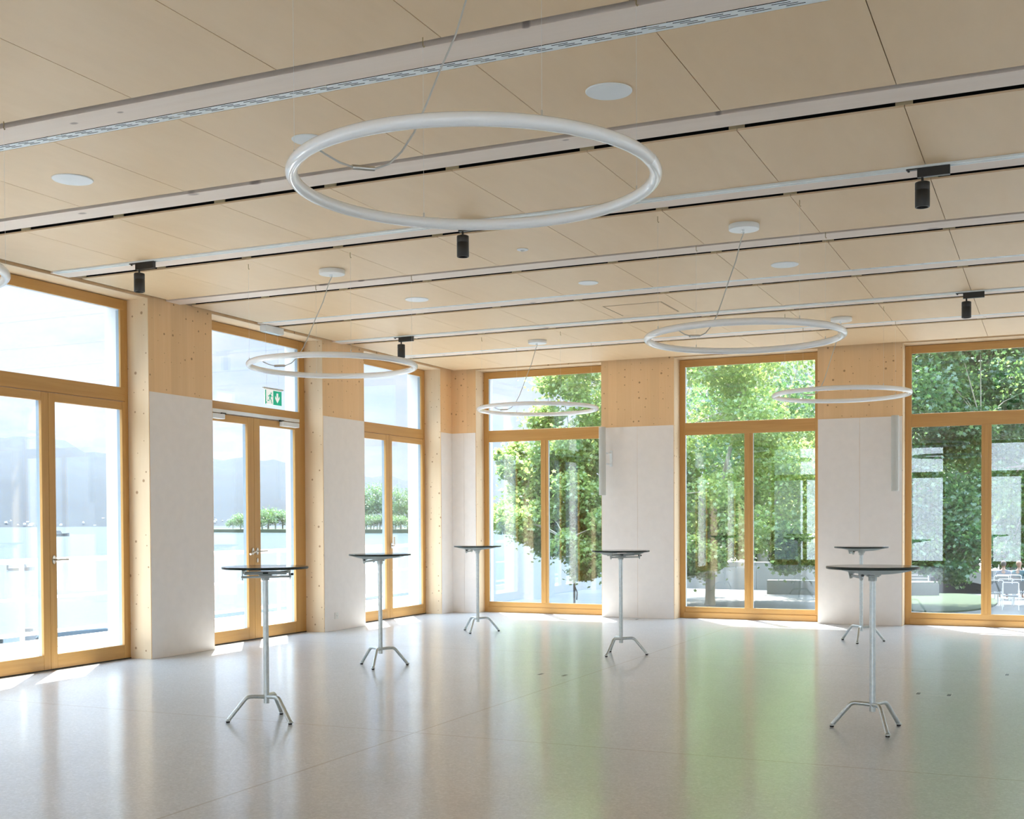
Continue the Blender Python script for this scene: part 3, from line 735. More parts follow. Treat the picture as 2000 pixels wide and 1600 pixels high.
# balcony and railing on the lake side
bal = MB(); bal.box(-2.10, -.571, -24, 2.6, -.25, -.015); bal.box(-2.10, -1.98, -24, 2.6, -.0149, .085)
o = bal.build('balcony', m_extconc); tag(o, 'white concrete balcony slab along the lake doors', 'balcony', kind='structure')
m_rail = plain('white_rail_paint', (.80, .80, .79), .5)
m_meshp, t, b = new_mat('pale_rail_infill')
b.inputs['Base Color'].default_value = (.72, .72, .72, 1); b.inputs['Roughness'].default_value = .8
t.links.new(mixc(t, noise(t, objcoord(t), 4, 2), (.40, .42, .44), (.45, .46, .47)), b.inputs['Base Color']); b.inputs['Alpha'].default_value = .13
ra = empty('balcony_railing', (-2.03, -10, 0)); tag(ra, 'white steel balcony railing with pale infill panels', 'railing')
m = MB()
for z, hh in ((1.0, .028), (.57, .014), (.17, .02)): m.box(-.02, .02, -14, 12.6, z-hh, z+hh)
m.build('rail', m_rail, ra)
yy = -14+1.02
while yy < 12.5:
    MB().box(-.015, .015, yy-.022, yy+.022, .085, 1.0).build('post', m_rail, ra); yy += 1.02*1.6
MB().box(-.004, .004, -14, 12.6, .185, .972).build('infill_panel', m_meshp, ra)

# ground, quay, lake
m_ground = plain('sunlit_paving', (.11, .107, .10), .9, bump=.1, bscale=3)
m_grass = plain('lawn_green', (.022, .040, .014), .95, bump=.4, bscale=20)
quay = MB().prism([(-2.3, -60), (-2.3, 3.0), (-4.3, 10), (-5.0, 24), (-19, 72), (-60, 220), (260, 220), (260, -60)], GZ-1.6, GZ, 'z')
o = quay.build('quay_ground', m_ground); tag(o, 'pale paved quay ground outside the hall', 'ground', kind='structure')
m_water, t, b = new_mat('lake_water')
v = objcoord(t, (1, 1, 1)); b.inputs['Base Color'].default_value = (.16, .26, .32, 1); b.inputs['Roughness'].default_value = .22
t.links.new(mixc(t, noise(t, v, .02, 3), (.010, .028, .038), (.016, .038, .05)), b.inputs['Base Color'])
b.inputs['IOR'].default_value = 1.333; b.inputs['Specular IOR Level'].default_value = .8
bp = N(t, 'ShaderNodeBump'); bp.inputs['Strength'].default_value = .35; bp.inputs['Distance'].default_value = .25
wv = objcoord(t, (1.2, .5, 1)); t.links.new(noise(t, wv, 1.4, 5, .6), bp.inputs['Height']); t.links.new(bp.outputs[0], b.inputs['Normal'])
lake = MB().prism([(-4500, -4500), (-4500, 5000), (600, 5000), (-2.31, 240), (-2.31, -4500)], LZ-1, LZ, 'z')
o = lake.build('lake', m_water); tag(o, 'bright lake surface stretching to the far shore', 'lake', kind='structure')

# far mountains: ridge heights by bearing, standing 2.6 km away
m_mount, t, b = new_mat('forested_mountain')
t.links.new(mixc(t, ramp(t, noise(t, objcoord(t), .012, 8, .65), [(.35, 0.0), (.65, 1.0)]).outputs[0], (.003, .007, .010), (.007, .013, .016)), b.inputs['Base Color']); b.inputs['Roughness'].default_value = 1
CAMP = Vector((8.58, -16.58, 1.43))
def px_bearing(px): return yaw-math.atan((px-1000)/2321.7)     # angle left of +Y
prof = [(-1500, 905), (-900, 880), (-300, 845), (-100, 858), (0, 855), (60, 853), (100, 859), (130, 864), (150, 872), (165, 886), (180, 888), (215, 886), (300, 884), (420, 897), (470, 894), (520, 899), (550, 906), (640, 918), (715, 930), (790, 938), (900, 952), (1000, 966), (1200, 985), (1700, 1000)]
def ridge(px):
    for (a, ya), (bb, yb_) in zip(prof, prof[1:]):
        if a <= px <= bb: return ya+(yb_-ya)*(px-a)/(bb-a)
    return 1000
m = MB(); vs = []; cols = 160; rows = 9
for i in range(cols+1):
    px = -1480+3100*i/cols; th = px_bearing(px); dr = Vector((-math.sin(th), math.cos(th), 0))
    hz = 1018-(px-1000)*.0049; cosv = math.cos(yaw-th)
    top = (hz-ridge(px)+3*math.sin(i*1.7)+2*math.sin(i*.61))/2321.7
    for j in range(rows+1):
        f_ = j/rows; dist = 1250+1450*f_
        hgt = top*2700*cosv*(f_**.62)*(1+.06*math.sin(i*.9+j*2.1)*(1-f_)*f_*4)
        q = CAMP+dr*dist; vs.append((q.x, q.y, LZ-.3+max(0.0, hgt+3.6 if j else 0)))
    q = CAMP+dr*3300; vs.append((q.x, q.y, LZ-.3))
rr_ = rows+2
fs = [(i*rr_+j, (i+1)*rr_+j, (i+1)*rr_+j+1, i*rr_+j+1) for i in range(cols) for j in range(rr_-1)]
m.add(vs, fs); o = m.build('mountain_range', m_mount, smooth=True); tag(o, 'long hazy blue mountain range beyond the lake', 'mountains', kind='structure')

# haze over the far lake
hz_m = bpy.data.materials.new('lake_haze'); hz_m.use_nodes = True; t = hz_m.node_tree; t.nodes.clear()
vs_ = N(t, 'ShaderNodeVolumeScatter'); vs_.inputs['Color'].default_value = (.13, .38, .92, 1); vs_.inputs['Density'].default_value = .000024; vs_.inputs['Anisotropy'].default_value = .1
o_ = N(t, 'ShaderNodeOutputMaterial'); t.links.new(vs_.outputs[0], o_.inputs['Volume'])
hz = MB().box(-3600, -330, -2500, 3600, LZ+.5, 420).build('lake_haze', hz_m); tag(hz, 'blue haze lying over the far lake', 'haze', kind='stuff')

# far-shore town: little houses
m_hw = plain('house_white', (.50, .50, .50), .8); m_hr = plain('house_roof', (.20, .20, .22), .8)
def make_house():
    r = empty('shore_house', (0, 0, 0))
    MB().box(-6, 6, -4, 4, 0, 6).build('wall', m_hw, r)
    MB().prism([(-4.6, 6), (4.6, 6), (0, 9)], -6.4, 6.4, 'x').build('roof', m_hr, r)
    return r
h0 = make_house(); rnd = random.Random(3)
hl = 0
for i in range(200):
    px = rnd.choice([rnd.uniform(-20, 215), rnd.uniform(-20, 215), rnd.uniform(415, 560)]); th = px_bearing(px); dist = rnd.uniform(1245, 1520)
    if px > 400: dist = rnd.uniform(1245, 1330)
    q = CAMP+Vector((-math.sin(th), math.cos(th), 0))*dist
    o = h0 if i == 0 else copy_tree(h0)
    f_ = (dist-1250)/1450; zz = LZ+1.0+(max(0, f_)**.62)*60*.9
    o.location = (q.x, q.y, zz); o.rotation_euler.z = rnd.uniform(0, 3.1)
    s_ = rnd.uniform(.12, .32); o.scale = (s_*rnd.uniform(.8, 1.8), s_, s_*rnd.uniform(.6, 1.2))
    tag(o, 'tiny pale house in the town on the far lake shore', 'house', 'houses of the far shore town')

# ------------------------------------------------------------------ foliage
def leaf_mat(name, c1, c2, tr1, tr2, mixf=.5):
    m = bpy.data.materials.new(name); m.use_nodes = True; t = m.node_tree; t.nodes.clear()
    g = N(t, 'ShaderNodeNewGeometry'); fac = g.outputs['Random Per Island']
    d = N(t, 'ShaderNodeBsdfDiffuse'); t.links.new(mixc(t, fac, c1, c2), d.inputs[0])
    tr = N(t, 'ShaderNodeBsdfTranslucent'); t.links.new(mixc(t, fac, tr1, tr2), tr.inputs[0])
    mx = N(t, 'ShaderNodeMixShader'); mx.inputs[0].default_value = mixf
    t.links.new(d.outputs[0], mx.inputs[1]); t.links.new(tr.outputs[0], mx.inputs[2])
    gl = N(t, 'ShaderNodeBsdfGlossy'); gl.inputs['Roughness'].default_value = .4
    m2 = N(t, 'ShaderNodeMixShader'); m2.inputs[0].default_value = .06; t.links.new(mx.outputs[0], m2.inputs[1]); t.links.new(gl.outputs[0], m2.inputs[2])
    o = N(t, 'ShaderNodeOutputMaterial'); t.links.new(m2.outputs[0], o.inputs[0]); return m
m_leafA = leaf_mat('plane_leaf', (.10, .19, .05), (.20, .30, .09), (.30, .46, .11), (.55, .66, .22))
m_leafB = leaf_mat('dark_leaf', (.03, .095, .045), (.08, .17, .06), (.10, .25, .07), (.30, .44, .13))
m_leafC = leaf_mat('shore_leaf', (.05, .11, .05), (.12, .20, .07), (.10, .22, .06), (.22, .34, .10), .35)
m_bark = plain('plane_bark', (.30, .28, .22), .9, bump=.5, bscale=14)
LEAF = []
for k in range(15):      # palmate outline
    a = PI/2+2*PI*k/15; LEAF.append(((1.0 if k % 3 == 0 else .52) * (1 if k != 8 and k != 7 else .45), a))
def leaves(mb, centre, rad, n, size, rnd, droop=.5):
    for _ in range(n):
        while True:
            q = Vector((rnd.uniform(-1, 1), rnd.uniform(-1, 1), rnd.uniform(-1, 1)))
            if q.length < 1: break
        if rnd.random() < .5: q = Vector((rnd.gauss(0, .5), rnd.gauss(0, .5), rnd.gauss(0, .5)))
        p_ = centre+Vector((q.x*rad[0], q.y*rad[1], q.z*rad[2]))
        nrm = Vector((rnd.gauss(0, .6), rnd.gauss(0, .6), rnd.uniform(.15, 1))).normalized()
        t1 = nrm.cross(Vector((rnd.gauss(0, 1), rnd.gauss(0, 1), rnd.gauss(0, 1)))).normalized(); t2 = nrm.cross(t1)
        s_ = size*rnd.uniform(.6, 1.15); vs = []
        for k in range(0, 10):
            rr1 = 1.0 if k % 2 == 0 else .50; a = 2*PI*k/10
            vs.append(p_+(t1*math.cos(a)+t2*math.sin(a))*rr1*s_*.5-nrm*(.08*s_*rr1*rr1))
        mb.add(vs, [(9, 0, 1), (1, 2, 3), (3, 4, 5), (5, 6, 7), (7, 8, 9), (9, 1, 3, 5, 7)])
class MBF(MB):
    def build(s, name, mat, parent=None):
        me = bpy.data.meshes.new(name); me.from_pydata(s.v, [], s.f); me.materials.append(mat)
        o = bpy.data.objects.new(name, me); C.objects.link(o)
        if parent: o.parent = parent
        return o
def wpt(px, d, py):
    """a place seen at a bearing, at depth d"""
    dr = fw+rr*((px-1000)/2321.7)-uu*((py-1063.52)/2321.7); return CAMP+dr*d
def big_tree(name, label, base, trunk_h, trunk_r, clumps, leaf, size, seed, mat=m_bark, group=None):
    r = empty(name, base); tag(r, label, 'tree', group); rd = random.Random(seed); b0 = Vector(base)
    top = Vector((.1, .1, trunk_h))
    m = MB(); m.tube([(0, 0, -.2), (0, 0, .2), (.03, .02, trunk_h*.5), top], [trunk_r*1.3, trunk_r, trunk_r*.93, trunk_r*.85], 16); m.build('trunk', mat, r, smooth=True)
    bm_ = MB(); limbs = []
    for k, (c, rad, n) in enumerate(clumps):
        e = Vector(c)-b0
        if k % max(1, len(clumps)//9) == 0:
            mid = top.lerp(e, .5)+Vector((rd.uniform(-.3, .3), rd.uniform(-.3, .3), .5))
            bm_.tube([top-Vector((0, 0, .3)), mid, e], [trunk_r*.38, trunk_r*.24, .02], 7); limbs += [mid, mid.lerp(e, .5), e]
    for k, (c, rad, n) in enumerate(clumps):
        e = Vector(c)-b0; s0 = min(limbs, key=lambda q: (q-e).length)
        if (s0-e).length > .1: bm_.tube([s0, s0.lerp(e, .5)+Vector((0, 0, .15)), e], [.022, .016, .008], 5)
    bm_.build('branches', mat, r, smooth=True)
    lf = MBF()
    for (c, rad, n) in clumps: leaves(lf, Vector(c)-b0, rad, n, size, rd)
    lf.build('foliage', leaf, r)
    return r
rd = random.Random(11)
def clump_set(regions, rd, per):
    out = []
    for (px0, px1, py0, py1, d0, d1, n, rad) in regions:
        for _ in range(n):
            c = wpt(rd.uniform(px0, px1), rd.uniform(d0, d1), rd.uniform(py0, py1))
            k = rd.uniform(.7, 1.2); out.append((c, (rad*k, rad*k, rad*k*.75), int(per*k*k)))
    return out
ta = wpt(1387, 41, 1185); base = (ta.x, ta.y, GZ)
regs = [(1075, 1230, 640, 1060, 37, 42, 40, .75), (1240, 1600, 560, 1040, 37, 46, 60, 1.0), (965, 1080, 875, 1040, 38, 41, 22, .55), (1075, 1180, 900, 1090, 37, 41, 16, .55),
        (1050, 1240, 1040, 1095, 37, 40, 9, .5), (1110, 1150, 1095, 1125, 38, 39, 2, .38), (1340, 1430, 1050, 1110, 37, 40, 7, .55), (1336, 1600, 1000, 1080, 40, 47, 16, .8), (1060, 1180, 860, 1060, 38, 42, 12, .7), (1150, 1600, 400, 640, 38, 46, 22, 1.2), (1480, 1600, 1040, 1100, 38, 41, 5, .55), (1060, 1075, 780, 870, 38, 40, 2, .5)]
big_tree('plane_tree', 'broad sunlit plane tree outside the corner and middle windows', base, 3.4, .17, clump_set(regs, rd, 760), m_leafA, .17, 21)
tb = wpt(1690, 40, 1185); base = (tb.x, tb.y, GZ)
regs = [(1700, 1960, 600, 1010, 36, 42, 62, 1.0), (1780, 1905, 1010, 1100, 36, 38, 13, .6), (1840, 1885, 1095, 1125, 36, 37, 3, .45), (1680, 2150, 380, 640, 36, 44, 26, 1.3), (1960, 2150, 640, 1000, 37, 43, 26, 1.0)]
big_tree('dark_plane_tree', 'dense dark green tree outside the right window', base, 3.2, .2, clump_set(regs, rd, 700), m_leafB, .175, 22)
tcx = wpt(1490, 62, 1150); base = (tcx.x, tcx.y, GZ)
regs = [(1330, 1620, 760, 1085, 60, 70, 60, 1.8), (1330, 1620, 1000, 1085, 60, 66, 20, 1.0), (1330, 1620, 640, 820, 60, 70, 14, 1.9)]
big_tree('background_tree', 'mid green tree behind the plane tree and road wall', base, 4, .3, clump_set(regs, rd, 260), m_leafB, .32, 23)
tcx = wpt(1900, 64, 1150); base = (tcx.x, tcx.y, GZ)
regs = [(1740, 2200, 680, 1075, 58, 70, 70, 1.9), (1900, 2120, 880, 1085, 56, 62, 34, 1.2), (1600, 1900, 980, 1085, 58, 64, 24, 1.2)]
big_tree('background_tree', 'tall green tree far behind the cafe terrace', base, 4, .3, clump_set(regs, rd, 260), m_leafB, .32, 24)

# far peninsula with trees
pen = MB(); c0 = wpt(395, 455, 1030); c1 = wpt(905, 400, 1030)
pen.prism([(wpt(380, 440, 1030).x, wpt(380, 440, 1030).y), (wpt(560, 405, 1030).x, wpt(560, 405, 1030).y), (wpt(700, 372, 1030).x, wpt(700, 372, 1030).y), (wpt(920, 370, 1030).x, wpt(920, 370, 1030).y), (wpt(940, 520, 1030).x, wpt(940, 520, 1030).y), (wpt(380, 520, 1030).x, wpt(380, 520, 1030).y)], LZ-.5, LZ+1.1, 'z')
o = pen.build('peninsula', m_grass); tag(o, 'low green peninsula across the lake', 'peninsula', kind='structure')
def shore_tree_proto(kind, seed):
    r = empty('shore_tree', (0, 0, 0)); rd_ = random.Random(seed); lf = MBF()
    MB().tube([(0, 0, -.5), (0, 0, 3), (0, 0, 6)], [.3, .25, .15], 8).build('trunk', m_bark, r, smooth=True)
    if kind == 0:
        for _ in range(16): leaves(lf, Vector((rd_.gauss(0, 1.1), rd_.gauss(0, 1.1), rd_.uniform(3, 13.5))), (1.6, 1.6, 1.8), 90, .62, rd_)
    else:
        for _ in range(14): leaves(lf, Vector((rd_.gauss(0, 2.1), rd_.gauss(0, 2.1), rd_.uniform(1.6, 6.0))), (1.9, 1.9, 1.5), 90, .62, rd_)
    lf.build('foliage', m_leafC, r); return r
P0 = shore_tree_proto(0, 31); P1 = shore_tree_proto(1, 32); used = set()
plist = [(0, 712, 388, 1.0), (0, 724, 395, .95), (0, 737, 386, 1.04), (0, 749, 392, 1.0), (0, 772, 392, .96), (0, 784, 386, .9), (0, 796, 395, .85), (0, 812, 395, .8), (1, 716, 378, .7), (1, 730, 377, .62), (1, 742, 379, .72), (1, 757, 378, .7), (1, 768, 378, .6), (1, 782, 378, .66), (1, 797, 379, .6),
         (1, 470, 425, .85), (1, 482, 430, .8), (1, 455, 440, .6), (1, 512, 428, 1.05), (1, 524, 430, 1.1), (1, 538, 426, 1.0), (1, 552, 430, .9), (1, 570, 425, 1.0), (1, 500, 432, .9)]
for (k, px, d, s_) in plist:
    pr = (P0, P1)[k]; o = pr if k not in used else copy_tree(pr); used.add(k)
    q = wpt(px, d, 1030); o.location = (q.x, q.y, LZ+1.0); o.scale = (s_,)*3; o.rotation_euler.z = rd.uniform(0, 6)
    far = px < 600
    kind_ = 'spit' if far else ('pop' if k == 0 else 'bush'); same = sorted(p_[1] for p_ in plist if ('spit' if p_[1] < 600 else ('pop' if p_[0] == 0 else 'bush')) == kind_)
    nth = ('first', 'second', 'third', 'fourth', 'fifth', 'sixth', 'seventh', 'eighth', 'ninth')[same.index(px)]
    tag(o, '%s from the left of the %s' % (nth, {'spit': 'round trees on the grassy spit behind the exit door', 'pop': 'tall poplars on the shore behind the corner door', 'bush': 'round bushes below the poplars at the waterline'}[kind_]), 'tree', 'trees on the spit' if far else ('poplars on the shore' if k == 0 else 'bushes along the shore'))

# ------------------------------------------------------------------ boats on the lake
m_tarp = plain('blue_grey_tarpaulin', (.065, .095, .115), .7); m_hull = plain('pale_hull', (.15, .16, .165), .4); m_dark = plain('dark_outboard', (.02, .028, .03), .5)
def boat(px, py, d, L_, label, rz, covered=True, name='moored_boat'):
    q = wpt(px, d, py); r = empty(name, (q.x, q.y, LZ), rz); tag(r, label, 'boat')
    m = MB(); n = 10; vs = []
    for k in range(n+1):
        f_ = k/n; x = (f_-.5)*L_; w = L_*.17*(1-max(0, (f_-.55)/.45)**2*.95); hh = L_*.10+L_*.05*f_**2
        vs += [(x, -w*.6, -.1), (x, -w, hh), (x, w, hh), (x, w*.6, -.1)]
    fs = []
    for k in range(n):
        a = k*4; b_ = a+4; fs += [(a, a+1, b_+1, b_), (a+1, a+2, b_+2, b_+1), (a+2, a+3, b_+3, b_+2), (a+3, a, b_, b_+3)]
    fs += [(0, 1, 2, 3), (4*n, 4*n+3, 4*n+2, 4*n+1)]; m.add(vs, fs); m.build('hull', m_hull, r)
    if covered:
        m = MB(); m.prism([(-.46*L_, L_*.12), (-.40*L_, L_*.19), (0, L_*.20), (.2*L_, L_*.21), (.42*L_, L_*.16), (.42*L_, L_*.13)], -L_*.13, L_*.13, 'y'); m.build('tarpaulin', m_tarp, r, bevel=L_*.03)
    else:
        m = MB(); m.prism([(-.15*L_, L_*.12), (-.12*L_, L_*.27), (.12*L_, L_*.26), (.2*L_, L_*.13)], -L_*.1, L_*.1, 'y'); m.build('cabin', m_hull, r)
    m = MB(); m.box(-.56*L_, -.48*L_, -L_*.05, L_*.05, L_*.02, L_*.22); m.build('outboard_motor', m_dark, r, bevel=.02)
    return r
boat(166, 1236, 34.5, 2.9, 'moored boat under a blue-grey tarpaulin beyond the balcony', .75)
boat(66, 1238, 34.0, 1.7, 'small dark-engined dinghy left of the tarpaulined boat', .7, False)
boat(42, 1108, 92, 1.9, 'small motorboat out on the lake behind the railing', .9, False)
boat(113, 1041, 330, 6.0, 'distant passenger boat on the lake by the door handle side', .75, False, 'ferry_boat')
boat(455, 1218, 38, 2.4, 'moored grey boat seen under the railing through the exit door', .8)
boat(545, 1215, 38, 2.2, 'moored dark boat seen through the right leaf of the exit door', .8)
q = wpt(1122, 47, 1185); mp_ = MB(); mp_.tube([(0, 0, -1), (0, 0, 1.6)], .045, 10); mp_.tube([(.03, 0, 1.0), (.12, 0, .8), (.10, 0, .5)], .03, 8)
o = mp_.build('mooring_post', m_dark, loc=(q.x, q.y, LZ)); tag(o, 'thin grey mooring post in the water beyond the corner window', 'post')

# ------------------------------------------------------------------ beyond the tree-side windows
m_wallc = plain('grey_concrete_wall', (.24, .24, .235), .9, bump=.2, bscale=5)
def wallpath(name, pts, h, th, label, z0=GZ, mat=None):
    m = MB()
    for (a, c) in zip(pts, pts[1:]):
        a = Vector(a); c = Vector(c); d = (c-a).normalized(); n_ = Vector((-d.y, d.x, 0))*th/2
        m.add([a-n_, a+n_, c+n_, c-n_, a-n_+Vector((0, 0, h)), a+n_+Vector((0, 0, h)), c+n_+Vector((0, 0, h)), c-n_+Vector((0, 0, h))], [(0, 1, 2, 3), (4, 7, 6, 5), (0, 4, 5, 1), (1, 5, 6, 2), (2, 6, 7, 3), (3, 7, 4, 0)])
    o = m.build(name, mat or m_wallc); tag(o, label, 'wall'); return o
P = lambda px, d: (wpt(px, d, 1100).x, wpt(px, d, 1100).y, GZ)
wallpath('retaining_wall', [P(1300, 52), P(1480, 50), P(1640, 48.5)], 1.15, .4, 'long low pale retaining wall behind the plane tree trunk')
wallpath('garden_wall', [P(1500, 47), P(1640, 46), P(1770, 45), P(1830, 45)], .55, .5, 'low grey garden wall left of the cafe')
# curved concrete shelter roof
sh = empty('ramp_shelter', P(1850, 48)); tag(sh, 'low grey concrete shelter with sloping roof behind the lawn', 'shelter')
sh.rotation_euler.z = .25
m = MB(); poly = [(-1.9, 0), (-1.9, .95)]
for k in range(9): poly.append((-1.5+3.4*k/8, 1.25-.75*(k/8)**1.6))
poly += [(1.9, .3), (1.4, .3), (-.9, .75), (-.9, 0)]
m.prism(poly, -1.6, 1.6, 'y'); m.build('concrete_shell', m_wallc, sh)
m = MB(); m.box(-.9, 1.2, -1.2, -1.1, 0, .62); m.build('inner_wall', m_dark, sh)
m = MB()
for k in range(4): m.box(-1.7, -1.0, -1.63, -1.605, .35+.12*k, .38+.12*k)
m.box(-1.74, -1.70, -1.63, -1.605, .30, .80); m.box(-1.0, -.96, -1.63, -1.605, .30, .80); m.build('vent_grille', m_rail, sh)
lawn = MB(); lp = []
for k in range(32):
    th = 2*PI*k/32; q = wpt(1846, 41.5, 1190); lp.append((q.x+1.7*math.cos(th), q.y+4.8*math.sin(th)))
lawn.prism(lp, GZ-.05, GZ+.05, 'z'); o = lawn.build('lawn', m_grass); tag(o, 'small oval lawn outside the right window', 'lawn', kind='structure')

# cafe terrace: chairs, tables and two guests
m_cf = plain('white_chair_frame', (.55, .55, .54), .4); m_cm = plain('grey_chair_mesh', (.10, .11, .11), .8)
def make_cafe_chair():
    r = empty('cafe_chair', (0, 0, 0))
    MB().box(-.23, .23, -.22, .22, .43, .455).build('seat', m_cm, r, bevel=.01)
    MB().box(-.21, .21, .235, .25, .52, .84).build('backrest', m_cm, r)
    m = MB(); m.tube([(-.235, .24, .44), (-.235, .26, .86), (-.20, .262, .885), (.20, .262, .885), (.235, .26, .86), (.235, .24, .44)], .016, 8)
    m.tube([(-.25, .24, .66), (-.25, -.2, .66), (-.25, -.22, .44)], .014, 8); m.tube([(.25, .24, .66), (.25, -.2, .66), (.25, -.22, .44)], .014, 8); m.build('frame', m_cf, r, smooth=True)
    for x in (-.23, .23):
        for y in (-.21, .24): MB().tube([(x, y, .44), (x*1.05, y*1.12, 0)], .014, 8).build('leg', m_cf, r, smooth=True)
    return r
cc0 = make_cafe_chair()
def lookrot(px): return px_bearing(px)
chs = [(1974, 38.2, 3.14, 'white-framed cafe chair nearest the window with its back turned'), (1964, 40.4, 3.2, 'second white-framed cafe chair behind the nearest one'), (1957, 42.6, 3.1, 'white-framed cafe chair just in front of the grey-shirted guest'),
       (1942, 39.6, 3.3, 'white-framed cafe chair half hidden by the window mullion'), (1994, 40.0, 3.0, 'white-framed cafe chair at the right edge of the photo'), (1945, 47.0, .2, 'distant cafe chair facing the hall behind the grey-shirted guest')]
for i, (px, d, a, l) in enumerate(chs):
    o = cc0 if i == 0 else copy_tree(cc0); q = wpt(px, d, 1180); o.location = (q.x, q.y, GZ); o.rotation_euler.z = a+px_bearing(px); tag(o, l, 'chair', 'white cafe chairs on the terrace')
    # chair backs face the hall
def cafe_table(px, d, label):
    q = wpt(px, d, 1150); r = empty('cafe_table', (q.x, q.y, GZ)); tag(r, label, 'table')
    MB().box(-.4, .4, -.4, .4, .72, .75).build('tabletop', m_cf, r, bevel=.005)
    MB().tube([(0, 0, .02), (0, 0, .72)], .03, 12).build('pedestal', m_cf, r, smooth=True); MB().lathe([(.25, 0), (.25, .015), (.04, .03)], (0, 0, 0), 24).build('base', m_cf, r)
cafe_table(1984, 44.5, 'white square cafe table between the two seated guests')
cafe_table(1975, 49.5, 'white square cafe table farther back on the terrace')
m_skin = plain('skin', (.34, .20, .14), .6); m_shirt = plain('grey_blue_shirt', (.11, .14, .19), .9); m_teal = plain('dark_teal_jacket', (.04, .12, .15), .9); m_hair = plain('grey_hair', (.13, .12, .12), .9); m_hair2 = plain('pinkish_blond_hair', (.36, .22, .17), .9); m_trous = plain('trousers', (.12, .13, .16), .9)
def skin_mesh(name, pts, edges, radii, mat, parent=None, root=0):
    me = bpy.data.meshes.new(name); me.from_pydata(pts, edges, []); me.materials.append(mat)
    o = bpy.data.objects.new(name, me); C.objects.link(o)
    if parent: o.parent = parent
    sk = o.modifiers.new('skin', 'SKIN'); sk.use_smooth_shade = True
    if not me.skin_vertices: me.skin_vertices.new()
    for i, rv in enumerate(radii): me.skin_vertices[0].data[i].radius = rv if isinstance(rv, tuple) else (rv, rv)
    me.skin_vertices[0].data[root].use_root = True
    sb = o.modifiers.new('sub', 'SUBSURF'); sb.levels = 1; sb.render_levels = 2
    return o
def seated_person(px, d, rz, label, shirt, hair):
    q = wpt(px, d, 1140); r = empty('person', (q.x, q.y, GZ), rz); tag(r, label, 'person')
    # facing +Y locally; seat height .45
    pts = [(0, 0, .52), (0, .02, .72), (0, .0, .95), (0, .0, 1.06), (0, .02, 1.14), (0, .03, 1.22), (0, .03, 1.30),
           (-.10, .03, .50), (-.12, .42, .50), (-.12, .44, .10), (-.12, .56, .05), (.10, .03, .50), (.12, .42, .50), (.12, .44, .10), (.12, .56, .05),
           (-.19, 0, 1.00), (-.25, .06, .76), (-.16, .30, .76), (-.12, .38, .77), (.19, 0, 1.00), (.25, .06, .76), (.16, .30, .76), (.12, .38, .77)]
    ed = [(0, 1), (1, 2), (2, 3), (3, 4), (4, 5), (5, 6), (0, 7), (7, 8), (8, 9), (9, 10), (0, 11), (11, 12), (12, 13), (13, 14), (2, 15), (15, 16), (16, 17), (17, 18), (2, 19), (19, 20), (20, 21), (21, 22)]
    ra_ = [(.15, .12), (.14, .11), (.16, .10), (.07, .06), (.05, .05), (.078, .09), (.07, .085), .085, .065, .05, .035, .085, .065, .05, .035, .06, .042, .034, .03, .06, .042, .034, .03]
    skin_mesh('body', pts, ed, ra_, m_skin, r)
    skin_mesh('shirt', [(0, 0, .50), (0, .02, .72), (0, 0, .95), (0, 0, 1.04), (-.19, 0, 1.00), (-.25, .06, .77), (-.19, .22, .765), (.19, 0, 1.00), (.25, .06, .77), (.19, .22, .765)], [(0, 1), (1, 2), (2, 3), (2, 4), (4, 5), (5, 6), (2, 7), (7, 8), (8, 9)], [(.175, .14), (.17, .135), (.185, .125), (.085, .075), .075, .055, .047, .075, .055, .047], shirt, r)
    skin_mesh('trousers', [(0, 0, .50), (-.10, .03, .50), (-.12, .42, .50), (-.12, .44, .12), (.10, .03, .50), (.12, .42, .50), (.12, .44, .12)], [(0, 1), (1, 2), (2, 3), (0, 4), (4, 5), (5, 6)], [(.165, .13), .10, .078, .062, .10, .078, .062], m_trous, r)
    m = MB(); pr_ = [(.001, .118), (.05, .105), (.082, .07), (.094, .02), (.092, -.03), (.075, -.075), (.001, -.08)]; m.lathe(pr_, (0, .005, 1.285), 20); m.build('hair', hair, r, smooth=True)
    return r
seated_person(1960, 43.2, px_bearing(1960), 'person in a grey-blue shirt seated with back to the window', m_shirt, m_hair)
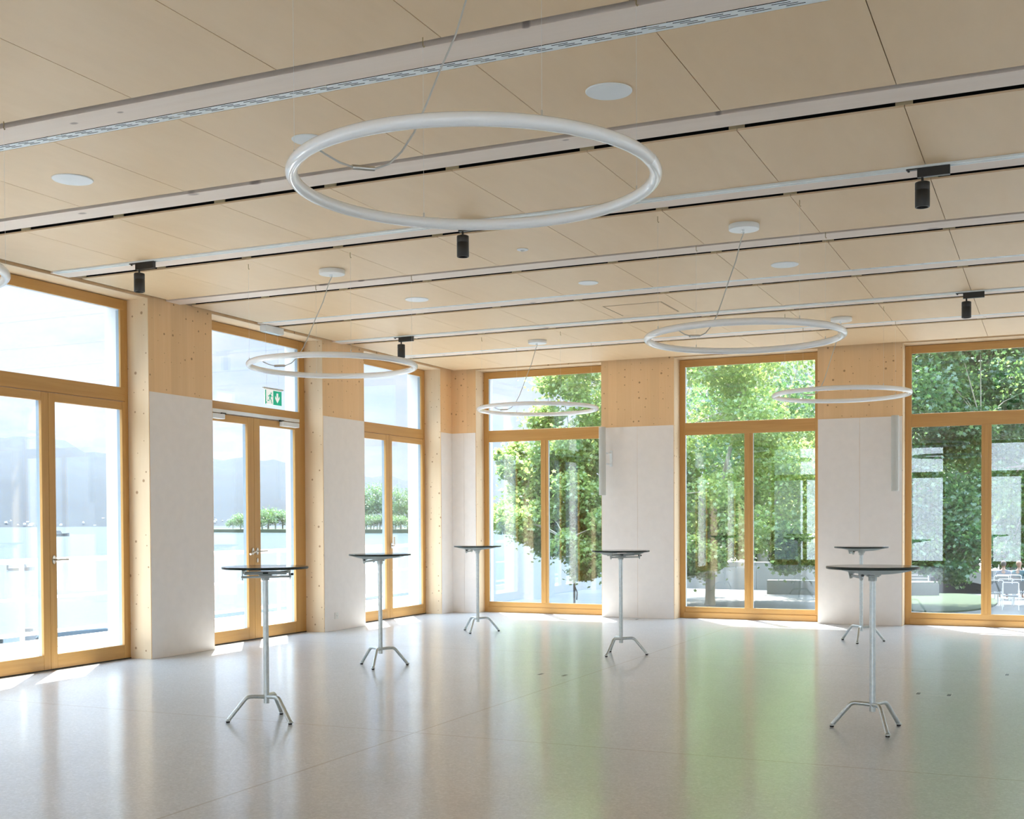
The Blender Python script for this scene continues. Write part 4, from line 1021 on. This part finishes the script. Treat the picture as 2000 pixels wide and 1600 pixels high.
seated_person(1990, 43.0, px_bearing(1990)-.5, 'person with pinkish blond hair and dark teal jacket seated at right', m_teal, m_hair2)
# seats for the guests
for (px, d, rz, l) in ((1960, 43.2, px_bearing(1960)+PI, 'white cafe chair carrying the grey-shirted guest'), (1990, 43.0, px_bearing(1990)-.5+PI, 'white cafe chair carrying the guest in the teal jacket')):
    o = copy_tree(cc0); q = wpt(px, d, 1140); o.location = (q.x, q.y, GZ); o.rotation_euler.z = rz; tag(o, l, 'chair', 'white cafe chairs on the terrace')
# brick-coloured kiosk behind the cafe
ks = empty('kiosk', P(1966, 62)); tag(ks, 'small kiosk with reddish wall behind the cafe terrace', 'kiosk')
MB().box(-.35, .75, 0, 1.2, 0, .95).build('wall', plain('reddish_render', (.24, .13, .09), .9), ks)
MB().box(-.5, .9, -.3, 1.4, .95, 1.02).build('roof', m_wallc, ks)

# ------------------------------------------------------------------ white clad building facing the hall from behind the viewer
m_clad, t, b = new_mat('white_ribbed_cladding')
g = N(t, 'ShaderNodeNewGeometry'); sp = N(t, 'ShaderNodeSeparateXYZ'); t.links.new(g.outputs['Position'], sp.inputs[0])
rb = math_(t, 'FRACT', math_(t, 'MULTIPLY', sp.outputs[0], 5.5))
t.links.new(mixc(t, math_(t, 'LESS_THAN', rb, .12), (.74, .77, .83), (.54, .57, .63)), b.inputs['Base Color']); b.inputs['Roughness'].default_value = .7
nb = empty('clad_building', (0, -38, GZ)); tag(nb, 'white ribbed building facing the hall, seen mirrored in the window glass', 'building')
MB().box(-2, 30, -8, 0, .6, 11).build('wall', m_clad, nb); MB().box(-2, 30, -8, .02, 0, .6).build('plinth', m_wallc, nb)
for x in (9.6, 15.6, 21.6):
    for z in (3.6, 7.2):
        w = MB(); w.box(x, x+1.8, .0, .05, z, z+2.2); wo_ = w.build('window_frame', m_alu, nb); MB().box(x+.1, x+1.7, .051, .06, z+.1, z+2.1).build('pane', m_lens, wo_); MB().box(x-.1, x+1.9, .0, .22, z-.12, z).build('sill', m_rail, wo_)
